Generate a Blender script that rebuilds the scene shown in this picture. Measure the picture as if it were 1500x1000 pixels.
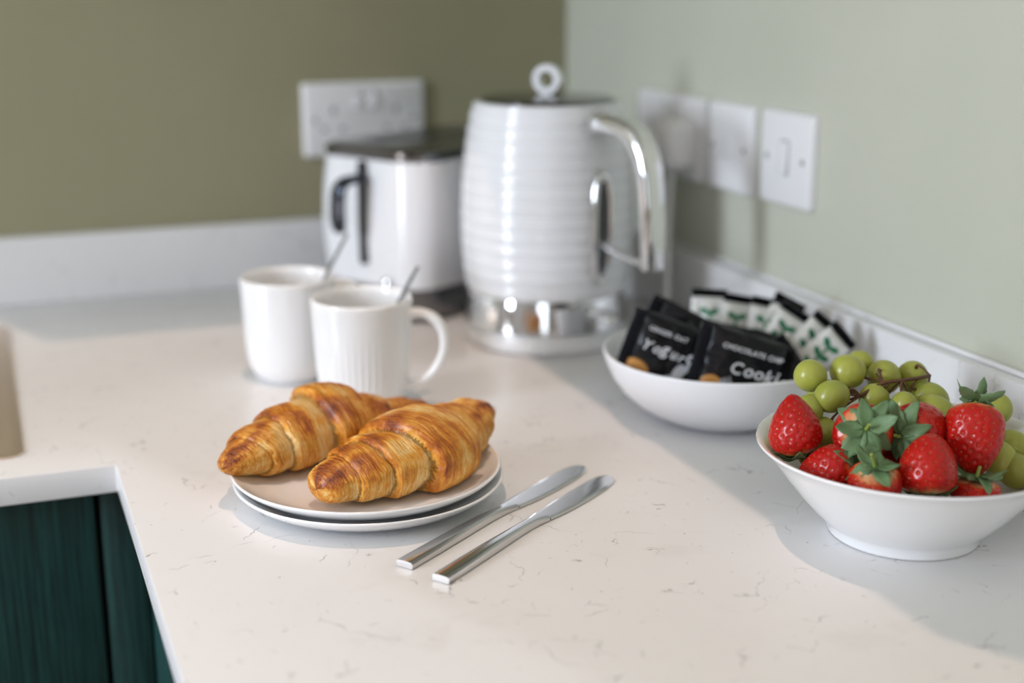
import bpy, bmesh, math, random
import numpy as np
from mathutils import Vector, Matrix
from math import pi, sin, cos, sqrt, atan2, radians

rnd = random.Random(7)
SC = bpy.context.scene
C = SC.collection
for o in list(bpy.data.objects):
    bpy.data.objects.remove(o)

# ------------------------------------------------------------------ camera
CAM_H, PITCH, YAW = 0.3588, 0.2636, 0.3682
FW = Vector((sin(YAW) * cos(PITCH), cos(YAW) * cos(PITCH), -sin(PITCH)))
RT = Vector((cos(YAW), -sin(YAW), 0.0))
UP = RT.cross(FW)
cam_d = bpy.data.cameras.new('camera')
cam = bpy.data.objects.new('camera', cam_d)
C.objects.link(cam)
cam.matrix_world = Matrix(((RT.x, UP.x, -FW.x, 0), (RT.y, UP.y, -FW.y, 0), (RT.z, UP.z, -FW.z, CAM_H), (0, 0, 0, 1)))
cam_d.sensor_width = 36.0
cam_d.lens = 48.32
cam_d.clip_start = 0.02
cam_d.dof.use_dof = True
cam_d.dof.focus_distance = 0.90
cam_d.dof.aperture_fstop = 2.5
SC.camera = cam

# ------------------------------------------------------------------ colour management, world, lights
SC.view_settings.view_transform = 'Standard'
SC.view_settings.look = 'None'
SC.view_settings.gamma = 1.0
SC.view_settings.use_curve_mapping = False
SC.view_settings.exposure = 0.0
SC.cycles.use_denoising = True
SC.cycles.max_bounces = 10
SC.cycles.diffuse_bounces = 5
SC.cycles.glossy_bounces = 5
SC.cycles.caustics_reflective = False
SC.cycles.caustics_refractive = False
SC.cycles.sample_clamp_indirect = 8.0

W = bpy.data.worlds.new('world')
SC.world = W
W.use_nodes = True
W.node_tree.nodes['Background'].inputs[0].default_value = (0.75, 0.86, 1.0, 1)
W.node_tree.nodes['Background'].inputs[1].default_value = 0.6

SIDE_Y0, SIDE_Y1, SIDE_Z0, SIDE_Z1 = 0.20, 0.84, 0.15, 1.30     # tall narrow window in the left wall
FILL_X0, FILL_X1, FILL_Z0, FILL_Z1 = -2.0, -0.9, -0.05, 1.2        # unseen window added behind the camera as fill
XL, YF, CEIL, FLOOR = -2.25, -2.4, 1.5, -0.9
XR, YB = 0.6882, 1.5965


def area_light(name, loc, aim, sx, sy, energy, color, shape='RECTANGLE', spread=180):
    d = bpy.data.lights.new(name, 'AREA')
    d.shape = shape
    d.size = sx
    d.size_y = sy
    d.energy = energy
    d.color = color
    d.spread = radians(spread)
    o = bpy.data.objects.new(name, d)
    C.objects.link(o)
    o.location = loc
    o.rotation_euler = Vector(aim).to_track_quat('-Z', 'Y').to_euler()
    return o


# daylight in the side opening, added fill light in the front one (local y of the lamp is world z)
area_light('side_window_daylight', (XL - 0.10, (SIDE_Y0 + SIDE_Y1) / 2, (SIDE_Z0 + SIDE_Z1) / 2), (1, 0, 0),
           SIDE_Y1 - SIDE_Y0, SIDE_Z1 - SIDE_Z0, 80, (0.80, 0.88, 1.0))
area_light('added_window_fill', ((FILL_X0 + FILL_X1) / 2, YF - 0.10, (FILL_Z0 + FILL_Z1) / 2), (0, 1, 0),
           FILL_X1 - FILL_X0, FILL_Z1 - FILL_Z0, 13, (0.80, 0.88, 1.0))
LAMPS = [(0.20, 1.00, 4.8), (-0.85, 0.75, 1.5), (0.1, -0.8, 2.0), (-1.0, -0.9, 2.0)]
for i, (lx, ly, en) in enumerate(LAMPS):
    area_light('downlight_lamp', (lx, ly, CEIL - 0.012), (0, 0, -1), 0.016, 0.016, en, (1.0, 0.70, 0.53), 'DISK', 150)


# ------------------------------------------------------------------ helpers: materials
def sl(r, g, b):
    f = lambda c: ((c / 255 + 0.055) / 1.055) ** 2.4 if c > 10 else c / 255 / 12.92
    return (f(r), f(g), f(b), 1.0)


class NT:
    def __init__(s, name):
        s.m = bpy.data.materials.new(name)
        s.m.use_nodes = True
        s.t = s.m.node_tree
        s.p = s.t.nodes['Principled BSDF']

    def n(s, typ, **kw):
        x = s.t.nodes.new(typ)
        for k, v in kw.items():
            setattr(x, k, v)
        return x

    def l(s, a, b):
        s.t.links.new(a, b)

    def put(s, sock, v):
        if hasattr(v, 'is_output') or hasattr(v, 'links'):
            s.l(v, sock)
        else:
            sock.default_value = v

    def math(s, op, a, b=0.0, c=0.0, clamp=False):
        x = s.n('ShaderNodeMath', operation=op)
        x.use_clamp = clamp
        s.put(x.inputs[0], a)
        s.put(x.inputs[1], b)
        s.put(x.inputs[2], c)
        return x.outputs[0]

    def mix(s, f, a, b):
        x = s.n('ShaderNodeMix', data_type='RGBA')
        s.put(x.inputs[0], f)
        s.put(x.inputs[6], a)
        s.put(x.inputs[7], b)
        return x.outputs[2]

    def noise(s, vec, scale, detail=3, rough=0.55, dist=0.0):
        x = s.n('ShaderNodeTexNoise')
        if vec is not None:
            s.l(vec, x.inputs['Vector'])
        x.inputs['Scale'].default_value = scale
        x.inputs['Detail'].default_value = detail
        x.inputs['Roughness'].default_value = rough
        x.inputs['Distortion'].default_value = dist
        return x

    def ramp(s, f, stops):
        x = s.n('ShaderNodeValToRGB')
        e = x.color_ramp.elements
        while len(e) < len(stops):
            e.new(0.5)
        for i, (p, c) in enumerate(stops):
            e[i].position = p
            e[i].color = c if len(c) == 4 else (*c, 1)
        s.l(f, x.inputs[0])
        return x.outputs[0]

    def step(s, f, a, b):
        x = s.n('ShaderNodeMapRange')
        x.interpolation_type = 'SMOOTHSTEP'
        s.l(f, x.inputs[0])
        x.inputs[1].default_value = a
        x.inputs[2].default_value = b
        return x.outputs[0]

    def obj(s):
        return s.n('ShaderNodeTexCoord').outputs['Object']

    def uv(s):
        return s.n('ShaderNodeTexCoord').outputs['UV']

    def mapping(s, vec, sc=(1, 1, 1), rot=(0, 0, 0), loc=(0, 0, 0)):
        x = s.n('ShaderNodeMapping')
        s.l(vec, x.inputs[0])
        x.inputs['Location'].default_value = loc
        x.inputs['Rotation'].default_value = rot
        x.inputs['Scale'].default_value = sc
        return x.outputs[0]

    def bump(s, h, strength=0.3, dist=0.001):
        x = s.n('ShaderNodeBump')
        x.inputs['Strength'].default_value = strength
        x.inputs['Distance'].default_value = dist
        s.l(h, x.inputs['Height'])
        s.l(x.outputs[0], s.p.inputs['Normal'])

    def set(s, **kw):
        names = dict(color='Base Color', rough='Roughness', metal='Metallic', coat='Coat Weight', sss='Subsurface Weight',
                     sssr='Subsurface Radius', ssss='Subsurface Scale', ior='IOR', spec='Specular IOR Level', coatr='Coat Roughness',
                     trans='Transmission Weight', aniso='Anisotropic')
        for k, v in kw.items():
            s.put(s.p.inputs[names[k]], v)
        return s


def simple(name, col, rough=0.5, metal=0.0, var=0.04, scale=40, **kw):
    """plain material with a faint procedural mottling"""
    t = NT(name)
    nz = t.noise(t.obj(), scale, 3)
    a = tuple(c * (1 - var) for c in col[:3]) + (1,)
    b = tuple(min(1, c * (1 + var)) for c in col[:3]) + (1,)
    t.set(color=t.mix(nz.outputs[0], a, b), rough=rough, metal=metal, **kw)
    return t.m


def mat_worktop():
    t = NT('quartz_worktop')
    ob = t.obj()
    w = t.noise(ob, 14, 4, 0.6)
    warp = t.n('ShaderNodeVectorMath', operation='MULTIPLY_ADD')
    t.l(w.outputs['Color'], warp.inputs[0])
    warp.inputs[1].default_value = (0.07, 0.07, 0.07)
    t.l(ob, warp.inputs[2])
    wv = warp.outputs[0]

    def cracks(scale, width, mscale, lo, hi, seed):
        mp = t.mapping(wv, (1, 1, 1), (0, 0, seed), (seed, seed * 2, 0))
        v = t.n('ShaderNodeTexVoronoi', feature='DISTANCE_TO_EDGE')
        t.l(mp, v.inputs['Vector'])
        v.inputs['Scale'].default_value = scale
        line = t.math('SUBTRACT', 1.0, t.step(v.outputs['Distance'], 0.0, width))
        mk = t.noise(t.mapping(ob, loc=(seed * 3, seed, 1)), mscale, 3, 0.6)
        return t.math('MULTIPLY', line, t.step(mk.outputs[0], lo, hi))
    c1 = cracks(15, 0.012, 34, 0.55, 0.64, 0.7)
    c2 = cracks(30, 0.024, 52, 0.61, 0.68, 2.1)
    c3 = cracks(7, 0.006, 22, 0.50, 0.60, 4.4)
    sp = t.n('ShaderNodeTexVoronoi')
    t.l(ob, sp.inputs['Vector'])
    sp.inputs['Scale'].default_value = 210
    spm = t.noise(ob, 60, 2)
    spk = t.math('MULTIPLY', t.math('SUBTRACT', 1.0, t.step(sp.outputs['Distance'], 0.10, 0.22)), t.step(spm.outputs[0], 0.62, 0.68))
    cl = t.noise(ob, 9, 4, 0.6)
    base = t.mix(cl.outputs[0], (0.735, 0.735, 0.74, 1), (0.795, 0.795, 0.80, 1))
    soft = t.math('MULTIPLY', t.step(t.noise(wv, 22, 3).outputs[0], 0.6, 0.75), 0.18)
    base = t.mix(soft, base, (0.58, 0.56, 0.55, 1))
    m = t.math('MAXIMUM', t.math('MULTIPLY', c1, 0.60), t.math('MULTIPLY', c2, 0.66))
    m = t.math('MAXIMUM', m, t.math('MULTIPLY', c3, 0.36))
    m = t.math('MAXIMUM', m, t.math('MULTIPLY', spk, 0.6))
    col = t.mix(m, base, (0.17, 0.17, 0.18, 1))
    t.set(color=col, rough=0.32, spec=0.45)
    return t.m


def mat_wall(name, a, b):
    t = NT(name)
    ob = t.obj()
    n1 = t.noise(ob, 3.0, 4, 0.6)
    n2 = t.noise(ob, 420, 2)
    t.set(color=t.mix(t.step(n1.outputs[0], 0.3, 0.7), a, b), rough=0.55)
    t.bump(n2.outputs[0], 0.12, 0.0006)
    return t.m


def mat_wood(name, a, b, scale=(1.2, 9, 9), rough=0.45):
    t = NT(name)
    v = t.mapping(t.obj(), scale)
    n = t.noise(v, 3.0, 6, 0.6, 0.6)
    t.set(color=t.mix(t.step(n.outputs[0], 0.3, 0.7), a, b), rough=rough)
    return t.m


def mat_green_door():
    t = NT('green_grained_paint')
    v = t.mapping(t.obj(), (420, 420, 9))
    n = t.noise(v, 1.0, 5, 0.7, 0.3)
    t.set(color=t.mix(t.step(n.outputs[0], 0.28, 0.72), (0.001, 0.018, 0.017, 1), (0.016, 0.085, 0.078, 1)), rough=0.5)
    t.bump(n.outputs[0], 0.5, 0.0008)
    return t.m


def mat_steel(name, col=(0.62, 0.6, 0.57), rough=0.16, brushed=None):
    t = NT(name)
    if brushed:
        n = t.noise(t.mapping(t.obj(), brushed), 1.0, 4, 0.6)
        t.set(rough=t.math('MULTIPLY_ADD', n.outputs[0], 0.2, rough - 0.08))
        t.bump(n.outputs[0], 0.08, 0.0003)
    else:
        n = t.noise(t.obj(), 60, 2)
        t.set(rough=t.math('MULTIPLY_ADD', n.outputs[0], 0.06, rough - 0.03))
    t.set(color=(*col, 1), metal=1.0)
    return t.m


def mat_croissant(seed):
    t = NT('croissant_crust')
    at = t.n('ShaderNodeAttribute', attribute_name='bake')
    cu = t.n('ShaderNodeAttribute', attribute_name='lam')
    v = t.mapping(cu.outputs['Vector'], (1.0, 0.055, 0.0), (0, 0, 0), (seed * 11.3, seed, 0))
    n1 = t.noise(v, 0.42, 5, 0.62, 0.5)          # long layers running round the roll
    v2 = t.mapping(cu.outputs['Vector'], (1.0, 0.10, 0.0), (0, 0, 0.05), (seed * 3.1, 5 + seed, 0))
    n2 = t.noise(v2, 1.25, 3, 0.6, 0.3)
    n3 = t.noise(t.obj(), 60, 5, 0.65)
    n4 = t.noise(t.obj(), 420, 3, 0.6)
    k = t.math('MULTIPLY_ADD', t.math('SUBTRACT', n1.outputs[0], 0.5), 0.62, at.outputs['Fac'])
    k = t.math('MULTIPLY_ADD', t.math('SUBTRACT', n2.outputs[0], 0.5), 0.75, k)
    k = t.math('MULTIPLY_ADD', t.math('SUBTRACT', n3.outputs[0], 0.5), 0.85, k)
    k = t.math('MULTIPLY_ADD', t.math('SUBTRACT', n4.outputs[0], 0.5), 0.25, k, True)
    col = t.ramp(k, [(0.0, (0.82, 0.57, 0.24)), (0.14, (0.77, 0.42, 0.090)), (0.34, (0.67, 0.275, 0.026)),
                     (0.56, (0.46, 0.130, 0.007)), (0.80, (0.24, 0.048, 0.003)), (1.0, (0.10, 0.022, 0.003))])
    t.set(color=col, rough=t.math('MULTIPLY_ADD', n3.outputs[0], 0.4, 0.22), spec=0.4, coat=0.15, coatr=0.18, sss=0.04, ssss=0.004)
    t.p.inputs['Subsurface Radius'].default_value = (1, 0.5, 0.2)
    h = t.math('ADD', t.math('MULTIPLY', n1.outputs[0], 0.9), t.math('MULTIPLY', n2.outputs[0], 0.5))
    h = t.math('ADD', h, t.math('MULTIPLY', n4.outputs[0], 0.25))
    t.bump(h, 1.0, 0.0018)
    return t.m


def mat_strawberry():
    t = NT('strawberry_flesh')
    at = t.n('ShaderNodeAttribute', attribute_name='ripe')
    n = t.noise(t.obj(), 70, 3)
    oi = t.n('ShaderNodeObjectInfo')
    red = t.mix(t.math('MULTIPLY', n.outputs[0], 0.8), (0.47, 0.007, 0.006, 1), (0.30, 0.003, 0.005, 1))
    red = t.mix(t.math('MULTIPLY', oi.outputs['Random'], 0.4), red, (0.56, 0.016, 0.006, 1))
    f = t.math('MULTIPLY_ADD', t.math('SUBTRACT', n.outputs[0], 0.5), 0.16, at.outputs['Fac'])
    col = t.ramp(f, [(0.0, (0.80, 0.62, 0.42)), (0.045, (0.74, 0.36, 0.16)), (0.10, (0.60, 0.05, 0.012)), (0.2, (0.56, 0.03, 0.01))])
    mask = t.step(f, 0.07, 0.19)
    t.set(color=t.mix(mask, col, red), rough=0.30, coat=0.22, coatr=0.05, sss=0.04, ssss=0.003, spec=0.25)
    t.p.inputs['Subsurface Radius'].default_value = (1, 0.2, 0.1)
    return t.m


def mat_leaf(name, a, b):
    t = NT(name)
    n = t.noise(t.obj(), 130, 4, 0.6)
    t.set(color=t.mix(n.outputs[0], a, b), rough=0.5, spec=0.4)
    t.bump(n.outputs[0], 0.3, 0.0006)
    return t.m


def mat_grape():
    t = NT('grape_skin')
    n = t.noise(t.obj(), 55, 4, 0.6)
    n2 = t.noise(t.obj(), 420, 2)
    oi = t.n('ShaderNodeObjectInfo')
    c = t.mix(n.outputs[0], (0.34, 0.37, 0.045, 1), (0.47, 0.47, 0.105, 1))
    c = t.mix(t.math('MULTIPLY', oi.outputs['Random'], 0.6), c, (0.27, 0.31, 0.05, 1))
    c = t.mix(t.math('MULTIPLY', t.step(n2.outputs[0], 0.70, 0.76), 0.6), c, (0.20, 0.16, 0.05, 1))
    t.set(color=c, rough=t.math('MULTIPLY_ADD', n.outputs[0], 0.25, 0.18), sss=0.35, ssss=0.007, spec=0.5)
    t.p.inputs['Subsurface Radius'].default_value = (0.9, 1.0, 0.3)
    return t.m


def ell_mask(t, uvx, uvy, cx, cy, a, b, ang=0.0, soft=0.25):
    dx = t.math('SUBTRACT', uvx, cx)
    dy = t.math('SUBTRACT', uvy, cy)
    ca, sa = cos(ang), sin(ang)
    X = t.math('ADD', t.math('MULTIPLY', dx, ca / a), t.math('MULTIPLY', dy, sa / a))
    Y = t.math('ADD', t.math('MULTIPLY', dx, -sa / b), t.math('MULTIPLY', dy, ca / b))
    d = t.math('ADD', t.math('MULTIPLY', X, X), t.math('MULTIPLY', Y, Y))
    return t.math('SUBTRACT', 1.0, t.step(d, 1 - soft, 1 + soft))


def mat_print(name, base, rough, prints):
    """flat print on a wrapper: prints = [(colour, [ellipses])], coordinates in metres from the UV map"""
    t = NT(name)
    sx = t.n('ShaderNodeSeparateXYZ')
    t.l(t.uv(), sx.inputs[0])
    n = t.noise(t.obj(), 90, 3)
    col = t.mix(n.outputs[0], tuple(c * 0.9 for c in base[:3]) + (1,), base)
    for c, els in prints:
        m = None
        for e in els:
            k = ell_mask(t, sx.outputs[0], sx.outputs[1], *e)
            m = k if m is None else t.math('MAXIMUM', m, k)
        if len(c) == 2:
            cc = t.mix(t.noise(t.obj(), 260, 4).outputs[0], c[0], c[1])
        else:
            cc = c
        col = t.mix(m, col, cc)
    t.set(color=col, rough=rough, spec=0.5 if base[0] > 0.3 else 0.22)
    t.bump(t.noise(t.obj(), 55, 3).outputs[0], 0.35, 0.003)
    return t.m


M = {}
M['worktop'] = mat_worktop()
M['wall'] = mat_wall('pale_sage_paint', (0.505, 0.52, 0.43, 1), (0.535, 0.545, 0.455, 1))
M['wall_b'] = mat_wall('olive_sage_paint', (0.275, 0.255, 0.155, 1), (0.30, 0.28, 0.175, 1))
M['cream'] = mat_wall('cream_paint', (0.40, 0.355, 0.30, 1), (0.44, 0.395, 0.34, 1))
M['ceiling'] = mat_wall('white_ceiling_paint', (0.78, 0.77, 0.74, 1), (0.82, 0.81, 0.78, 1))
M['floor'] = mat_wood('oak_floor', (0.27, 0.18, 0.105, 1), (0.40, 0.28, 0.17, 1))
M['brown'] = mat_wood('dark_oak', (0.09, 0.045, 0.02, 1), (0.16, 0.085, 0.04, 1), (9, 9, 1.0))
M['frame'] = simple('white_gloss_frame', (0.8, 0.8, 0.79), 0.3)
M['green'] = mat_green_door()
M['carcass'] = simple('dark_cabinet_board', (0.02, 0.035, 0.033), 0.6)
M['upper'] = simple('cabinet_board_white', (0.70, 0.70, 0.67), 0.5)
M['plastic'] = simple('white_plastic', (0.78, 0.78, 0.79), 0.28, var=0.015)
M['grey_plastic'] = simple('grey_plastic', (0.30, 0.30, 0.31), 0.4)
M['black_plastic'] = simple('black_plastic', (0.012, 0.012, 0.014), 0.3)
M['gloss_white'] = simple('white_gloss_enamel', (0.79, 0.80, 0.825), 0.16, var=0.01, coat=0.4, coatr=0.08)
M['china'] = simple('white_glazed_china', (0.86, 0.865, 0.87), 0.17, var=0.012, coat=0.35, coatr=0.06)
M['china_grey'] = simple('satin_white_china', (0.81, 0.82, 0.845), 0.32, var=0.012)
M['chrome'] = mat_steel('polished_chrome', (0.80, 0.80, 0.80), 0.07)
M['dark_chrome'] = mat_steel('smoked_steel', (0.20, 0.20, 0.20), 0.16)
M['spoon'] = mat_steel('dark_spoon_steel', (0.30, 0.30, 0.31), 0.15)  # darker steel than the knives
M['lever'] = mat_steel('black_nickel', (0.06, 0.065, 0.08), 0.10)
M['cutlery'] = mat_steel('cutlery_steel', (0.66, 0.655, 0.65), 0.13)
M['sink'] = mat_steel('brushed_sink_steel', (0.86, 0.72, 0.62), 0.34, (300, 9, 300))
M['gauge'] = simple('smoky_water_window', (0.05, 0.055, 0.06), 0.12)
M['straw'] = mat_strawberry()
M['seed'] = simple('strawberry_seed', (0.46, 0.22, 0.045), 0.4, var=0.25, scale=300)
M['sepal'] = mat_leaf('strawberry_leaf', (0.055, 0.125, 0.040, 1), (0.20, 0.31, 0.15, 1))
M['fresh_stem'] = mat_leaf('fresh_green_stem', (0.22, 0.32, 0.05, 1), (0.34, 0.44, 0.10, 1))
M['grape'] = mat_grape()
M['brown_stem'] = mat_leaf('dry_brown_stem', (0.05, 0.018, 0.008, 1), (0.17, 0.075, 0.03, 1))
M['crust1'] = mat_croissant(1.0)
M['crust2'] = mat_croissant(2.3)
M['glow'] = None
g_ = NT('lamp_glow')
g_.set(color=(0.9, 0.85, 0.8, 1))
g_.p.inputs['Emission Color'].default_value = (1.0, 0.86, 0.72, 1)
g_.p.inputs['Emission Strength'].default_value = 30.0
M['glow'] = g_.m
bis = ((0.42, 0.17, 0.04, 1), (0.66, 0.34, 0.10, 1))
WHITE_INK = (0.62, 0.64, 0.68, 1)
M['wrap_yog'] = mat_print('black_wrapper_print_a', (0.008, 0.008, 0.010, 1), 0.26,
                          [(bis, [(-0.018, -0.0205, 0.011, 0.008, -0.2), (0.006, -0.0275, 0.012, 0.006, -0.1), (0.020, -0.020, 0.006, 0.004, 0.2)]),
                           (WHITE_INK, [(0.012, -0.020, 0.0075, 0.0045, 0.2), (0.0155, -0.012, 0.0045, 0.008, -0.25), (0.021, -0.006, 0.0022, 0.006, -0.4)])])
M['wrap_choc'] = mat_print('black_wrapper_print_b', (0.008, 0.008, 0.010, 1), 0.26,
                           [(bis, [(-0.023, -0.019, 0.008, 0.006, 0.1), (0.024, -0.024, 0.008, 0.004, 0.0)]),
                            ((0.35, 0.36, 0.40, 1), [(-0.0125, -0.020, 0.0016, 0.008, 0.0), (-0.0085, -0.019, 0.0014, 0.009, 0.15), (-0.0165, -0.020, 0.0014, 0.007, -0.25), (-0.005, -0.020, 0.0012, 0.007, 0.35)])])
M['wrap_plain'] = mat_print('black_wrapper_plain', (0.008, 0.008, 0.010, 1), 0.26,
                            [(bis, [(0.006, -0.016, 0.010, 0.006, 0.0)])])
G = (0.0, 0.155, 0.065, 1)
M['sachet'] = mat_print('white_sachet_print', (0.70, 0.70, 0.67, 1), 0.35,
                        [(G, [(-0.0042, 0.0215, 0.0046, 0.0026, -0.45), (0.0042, 0.0215, 0.0046, 0.0026, 0.45), (0.0, 0.0165, 0.0012, 0.0060, 0.0), (-0.0038, 0.0105, 0.0046, 0.0026, -0.45), (0.0038, 0.0105, 0.0046, 0.0026, 0.45),
                              (0.0, 0.0055, 0.0012, 0.0060, 0.0), (-0.0035, -0.0005, 0.0042, 0.0024, -0.45), (0.0035, -0.0005, 0.0042, 0.0024, 0.45), (0.0, -0.008, 0.0042, 0.0024, 0.3)])])
M['black_crimp'] = simple('black_foil_seal', (0.012, 0.012, 0.014), 0.25)
M['ink'] = simple('white_print_ink', (0.66, 0.67, 0.70), 0.4)
M['cloudy_crimp'] = simple('silver_black_foil_seal', (0.05, 0.05, 0.06), 0.18, metal=0.6)


# ------------------------------------------------------------------ helpers: objects
def tag(o, label=None, cat=None, group=None, kind=None):
    if label:
        o['label'] = label
    if cat:
        o['category'] = cat
    if group:
        o['group'] = group
    if kind:
        o['kind'] = kind
    return o


def thing(name, label, cat, loc=(0, 0, 0), rotz=0.0, group=None):
    o = bpy.data.objects.new(name, None)
    o.empty_display_size = 0.02
    C.objects.link(o)
    o.location = loc
    o.rotation_euler = (0, 0, rotz)
    return tag(o, label, cat, group)


def mesh_obj(name, verts, faces, mat, parent=None, smooth=True, matrix=None, autosm=None):
    me = bpy.data.meshes.new(name)
    me.from_pydata([tuple(v) for v in verts], [], faces)
    return finish(name, me, mat, parent, smooth, autosm)


def finish(name, me, mat, parent=None, smooth=True, autosm=None):
    if mat is not None:
        me.materials.append(mat)
    if smooth:
        me.shade_smooth()
        if autosm:
            me.set_sharp_from_angle(angle=radians(autosm))
    me.update()
    o = bpy.data.objects.new(name, me)
    C.objects.link(o)
    if parent is not None:
        o.parent = parent
    return o


def bm_obj(name, bm, mat, parent=None, smooth=True, autosm=40):
    bmesh.ops.recalc_face_normals(bm, faces=bm.faces)
    me = bpy.data.meshes.new(name)
    bm.to_mesh(me)
    bm.free()
    return finish(name, me, mat, parent, smooth, autosm)


def add_box(bm, x0, x1, y0, y1, z0, z1, bev=0.0, seg=2):
    r = bmesh.ops.create_cube(bm, size=1.0)
    for v in r['verts']:
        v.co = Vector(((x0 + x1) / 2 + v.co.x * (x1 - x0), (y0 + y1) / 2 + v.co.y * (y1 - y0), (z0 + z1) / 2 + v.co.z * (z1 - z0)))
    if bev:
        es = list({e for v in r['verts'] for e in v.link_edges})
        bmesh.ops.bevel(bm, geom=es, offset=bev, segments=seg, profile=0.5, affect='EDGES')


def box(name, x0, x1, y0, y1, z0, z1, mat, parent=None, bev=0.0, seg=2):
    bm = bmesh.new()
    add_box(bm, x0, x1, y0, y1, z0, z1, bev, seg)
    return bm_obj(name, bm, mat, parent)


def lathe_vf(prof, n=64, cap0=True, cap1=True, ripple=None):
    """prof = [(r, z)...] bottom to top or outside to inside"""
    vs, fs = [], []
    for i, (r, z) in enumerate(prof):
        for k in range(n):
            a = 2 * pi * k / n
            rr = r + (ripple(i, a) if ripple else 0)
            vs.append((rr * cos(a), rr * sin(a), z))
    m = len(prof)
    for i in range(m - 1):
        for k in range(n):
            k2 = (k + 1) % n
            fs.append((i * n + k, i * n + k2, (i + 1) * n + k2, (i + 1) * n + k))
    if cap0:
        vs.append((0, 0, prof[0][1]))
        c = len(vs) - 1
        for k in range(n):
            fs.append((c, (k + 1) % n, k))
    if cap1:
        vs.append((0, 0, prof[-1][1]))
        c = len(vs) - 1
        b = (m - 1) * n
        for k in range(n):
            fs.append((c, b + k, b + (k + 1) % n))
    return vs, fs


def lathe(name, prof, mat, parent=None, n=64, cap0=True, cap1=True, ripple=None, loc=None, autosm=50):
    vs, fs = lathe_vf(prof, n, cap0, cap1, ripple)
    o = mesh_obj(name, vs, fs, mat, parent, True, None, autosm)
    if loc:
        o.location = loc
    return o


def catmull(pts, n=8):
    P = [Vector(p) for p in pts]
    P = [P[0] * 2 - P[1]] + P + [P[-1] * 2 - P[-2]]
    out = []
    for i in range(1, len(P) - 2):
        for k in range(n):
            t = k / n
            a, b, c, d = P[i - 1], P[i], P[i + 1], P[i + 2]
            out.append(0.5 * ((2 * b) + (c - a) * t + (2 * a - 5 * b + 4 * c - d) * t * t + (3 * b - a - 3 * c + d) * t ** 3))
    out.append(P[-2])
    return out


def interp(vals, n):
    x = np.linspace(0, len(vals) - 1, n)
    return np.interp(x, range(len(vals)), vals)


def sweep_vf(pts, ws, hs, ref=Vector((0, 1, 0)), n=16, power=2.0, close_ends=True):
    """cross-section superellipse: ws along ref (binormal), hs along the in-plane normal"""
    vs, fs = [], []
    N = len(pts)
    for i, p in enumerate(pts):
        t = (pts[min(i + 1, N - 1)] - pts[max(i - 1, 0)]).normalized()
        b = (ref - t * ref.dot(t)).normalized()
        nn = b.cross(t)
        for k in range(n):
            a = 2 * pi * k / n
            c, s = cos(a), sin(a)
            cx = math.copysign(abs(c) ** (2 / power), c) * ws[i]
            cy = math.copysign(abs(s) ** (2 / power), s) * hs[i]
            vs.append(p + b * cx + nn * cy)
    for i in range(N - 1):
        for k in range(n):
            k2 = (k + 1) % n
            fs.append((i * n + k, i * n + k2, (i + 1) * n + k2, (i + 1) * n + k))
    if close_ends:
        fs.append(tuple(range(n))[::-1])
        fs.append(tuple((N - 1) * n + k for k in range(n)))
    return vs, fs


def tube(name, pts, r, mat, parent=None, n=12, sub=8, ref=Vector((0, 1, 0)), power=2.0, h=None):
    P = catmull(pts, sub) if sub > 1 else [Vector(p) for p in pts]
    ws = interp(r if hasattr(r, '__len__') else [r, r], len(P))
    hs = ws if h is None else interp(h if hasattr(h, '__len__') else [h, h], len(P))
    vs, fs = sweep_vf(P, ws, hs, ref, n, power)
    bm = bmesh.new()
    bv = [bm.verts.new(v) for v in vs]
    for f in fs:
        bm.faces.new([bv[i] for i in f])
    return bm_obj(name, bm, mat, parent, True, 50)


def merge(parts):
    V, F = [], []
    for vs, fs in parts:
        o = len(V)
        V += list(vs)
        F += [tuple(i + o for i in f) for f in fs]
    return V, F


def axes_matrix(loc, x, y):
    x = Vector(x).normalized()
    y = Vector(y)
    y = (y - x * y.dot(x)).normalized()
    z = x.cross(y)
    return Matrix(((x.x, y.x, z.x, loc[0]), (x.y, y.y, z.y, loc[1]), (x.z, y.z, z.z, loc[2]), (0, 0, 0, 1)))


_rs = np.random.RandomState(5)
_perm = _rs.permutation(256)
_val = _rs.rand(256)


def vnoise(p):
    """vectorised smooth value noise, p is (N,3), result in 0..1"""
    i = np.floor(p).astype(int)
    f = p - i
    f = f * f * (3 - 2 * f)
    out = 0

    def h(a, b, c):
        return _val[_perm[(_perm[(_perm[a & 255] + b) & 255] + c) & 255]]
    for dx in (0, 1):
        for dy in (0, 1):
            for dz in (0, 1):
                w = (f[:, 0] if dx else 1 - f[:, 0]) * (f[:, 1] if dy else 1 - f[:, 1]) * (f[:, 2] if dz else 1 - f[:, 2])
                out = out + w * h(i[:, 0] + dx, i[:, 1] + dy, i[:, 2] + dz)
    return out


def fbm(p, o=3):
    s, a, t = 0, 1.0, 0
    for k in range(o):
        s = s + a * vnoise(p * 2 ** k + 17.3 * k)
        t += a
        a *= 0.5
    return s / t


# ------------------------------------------------------------------ the room
def struct(o, label=None):
    o['kind'] = 'structure'
    if label:
        o['label'] = label
    return o


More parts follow.
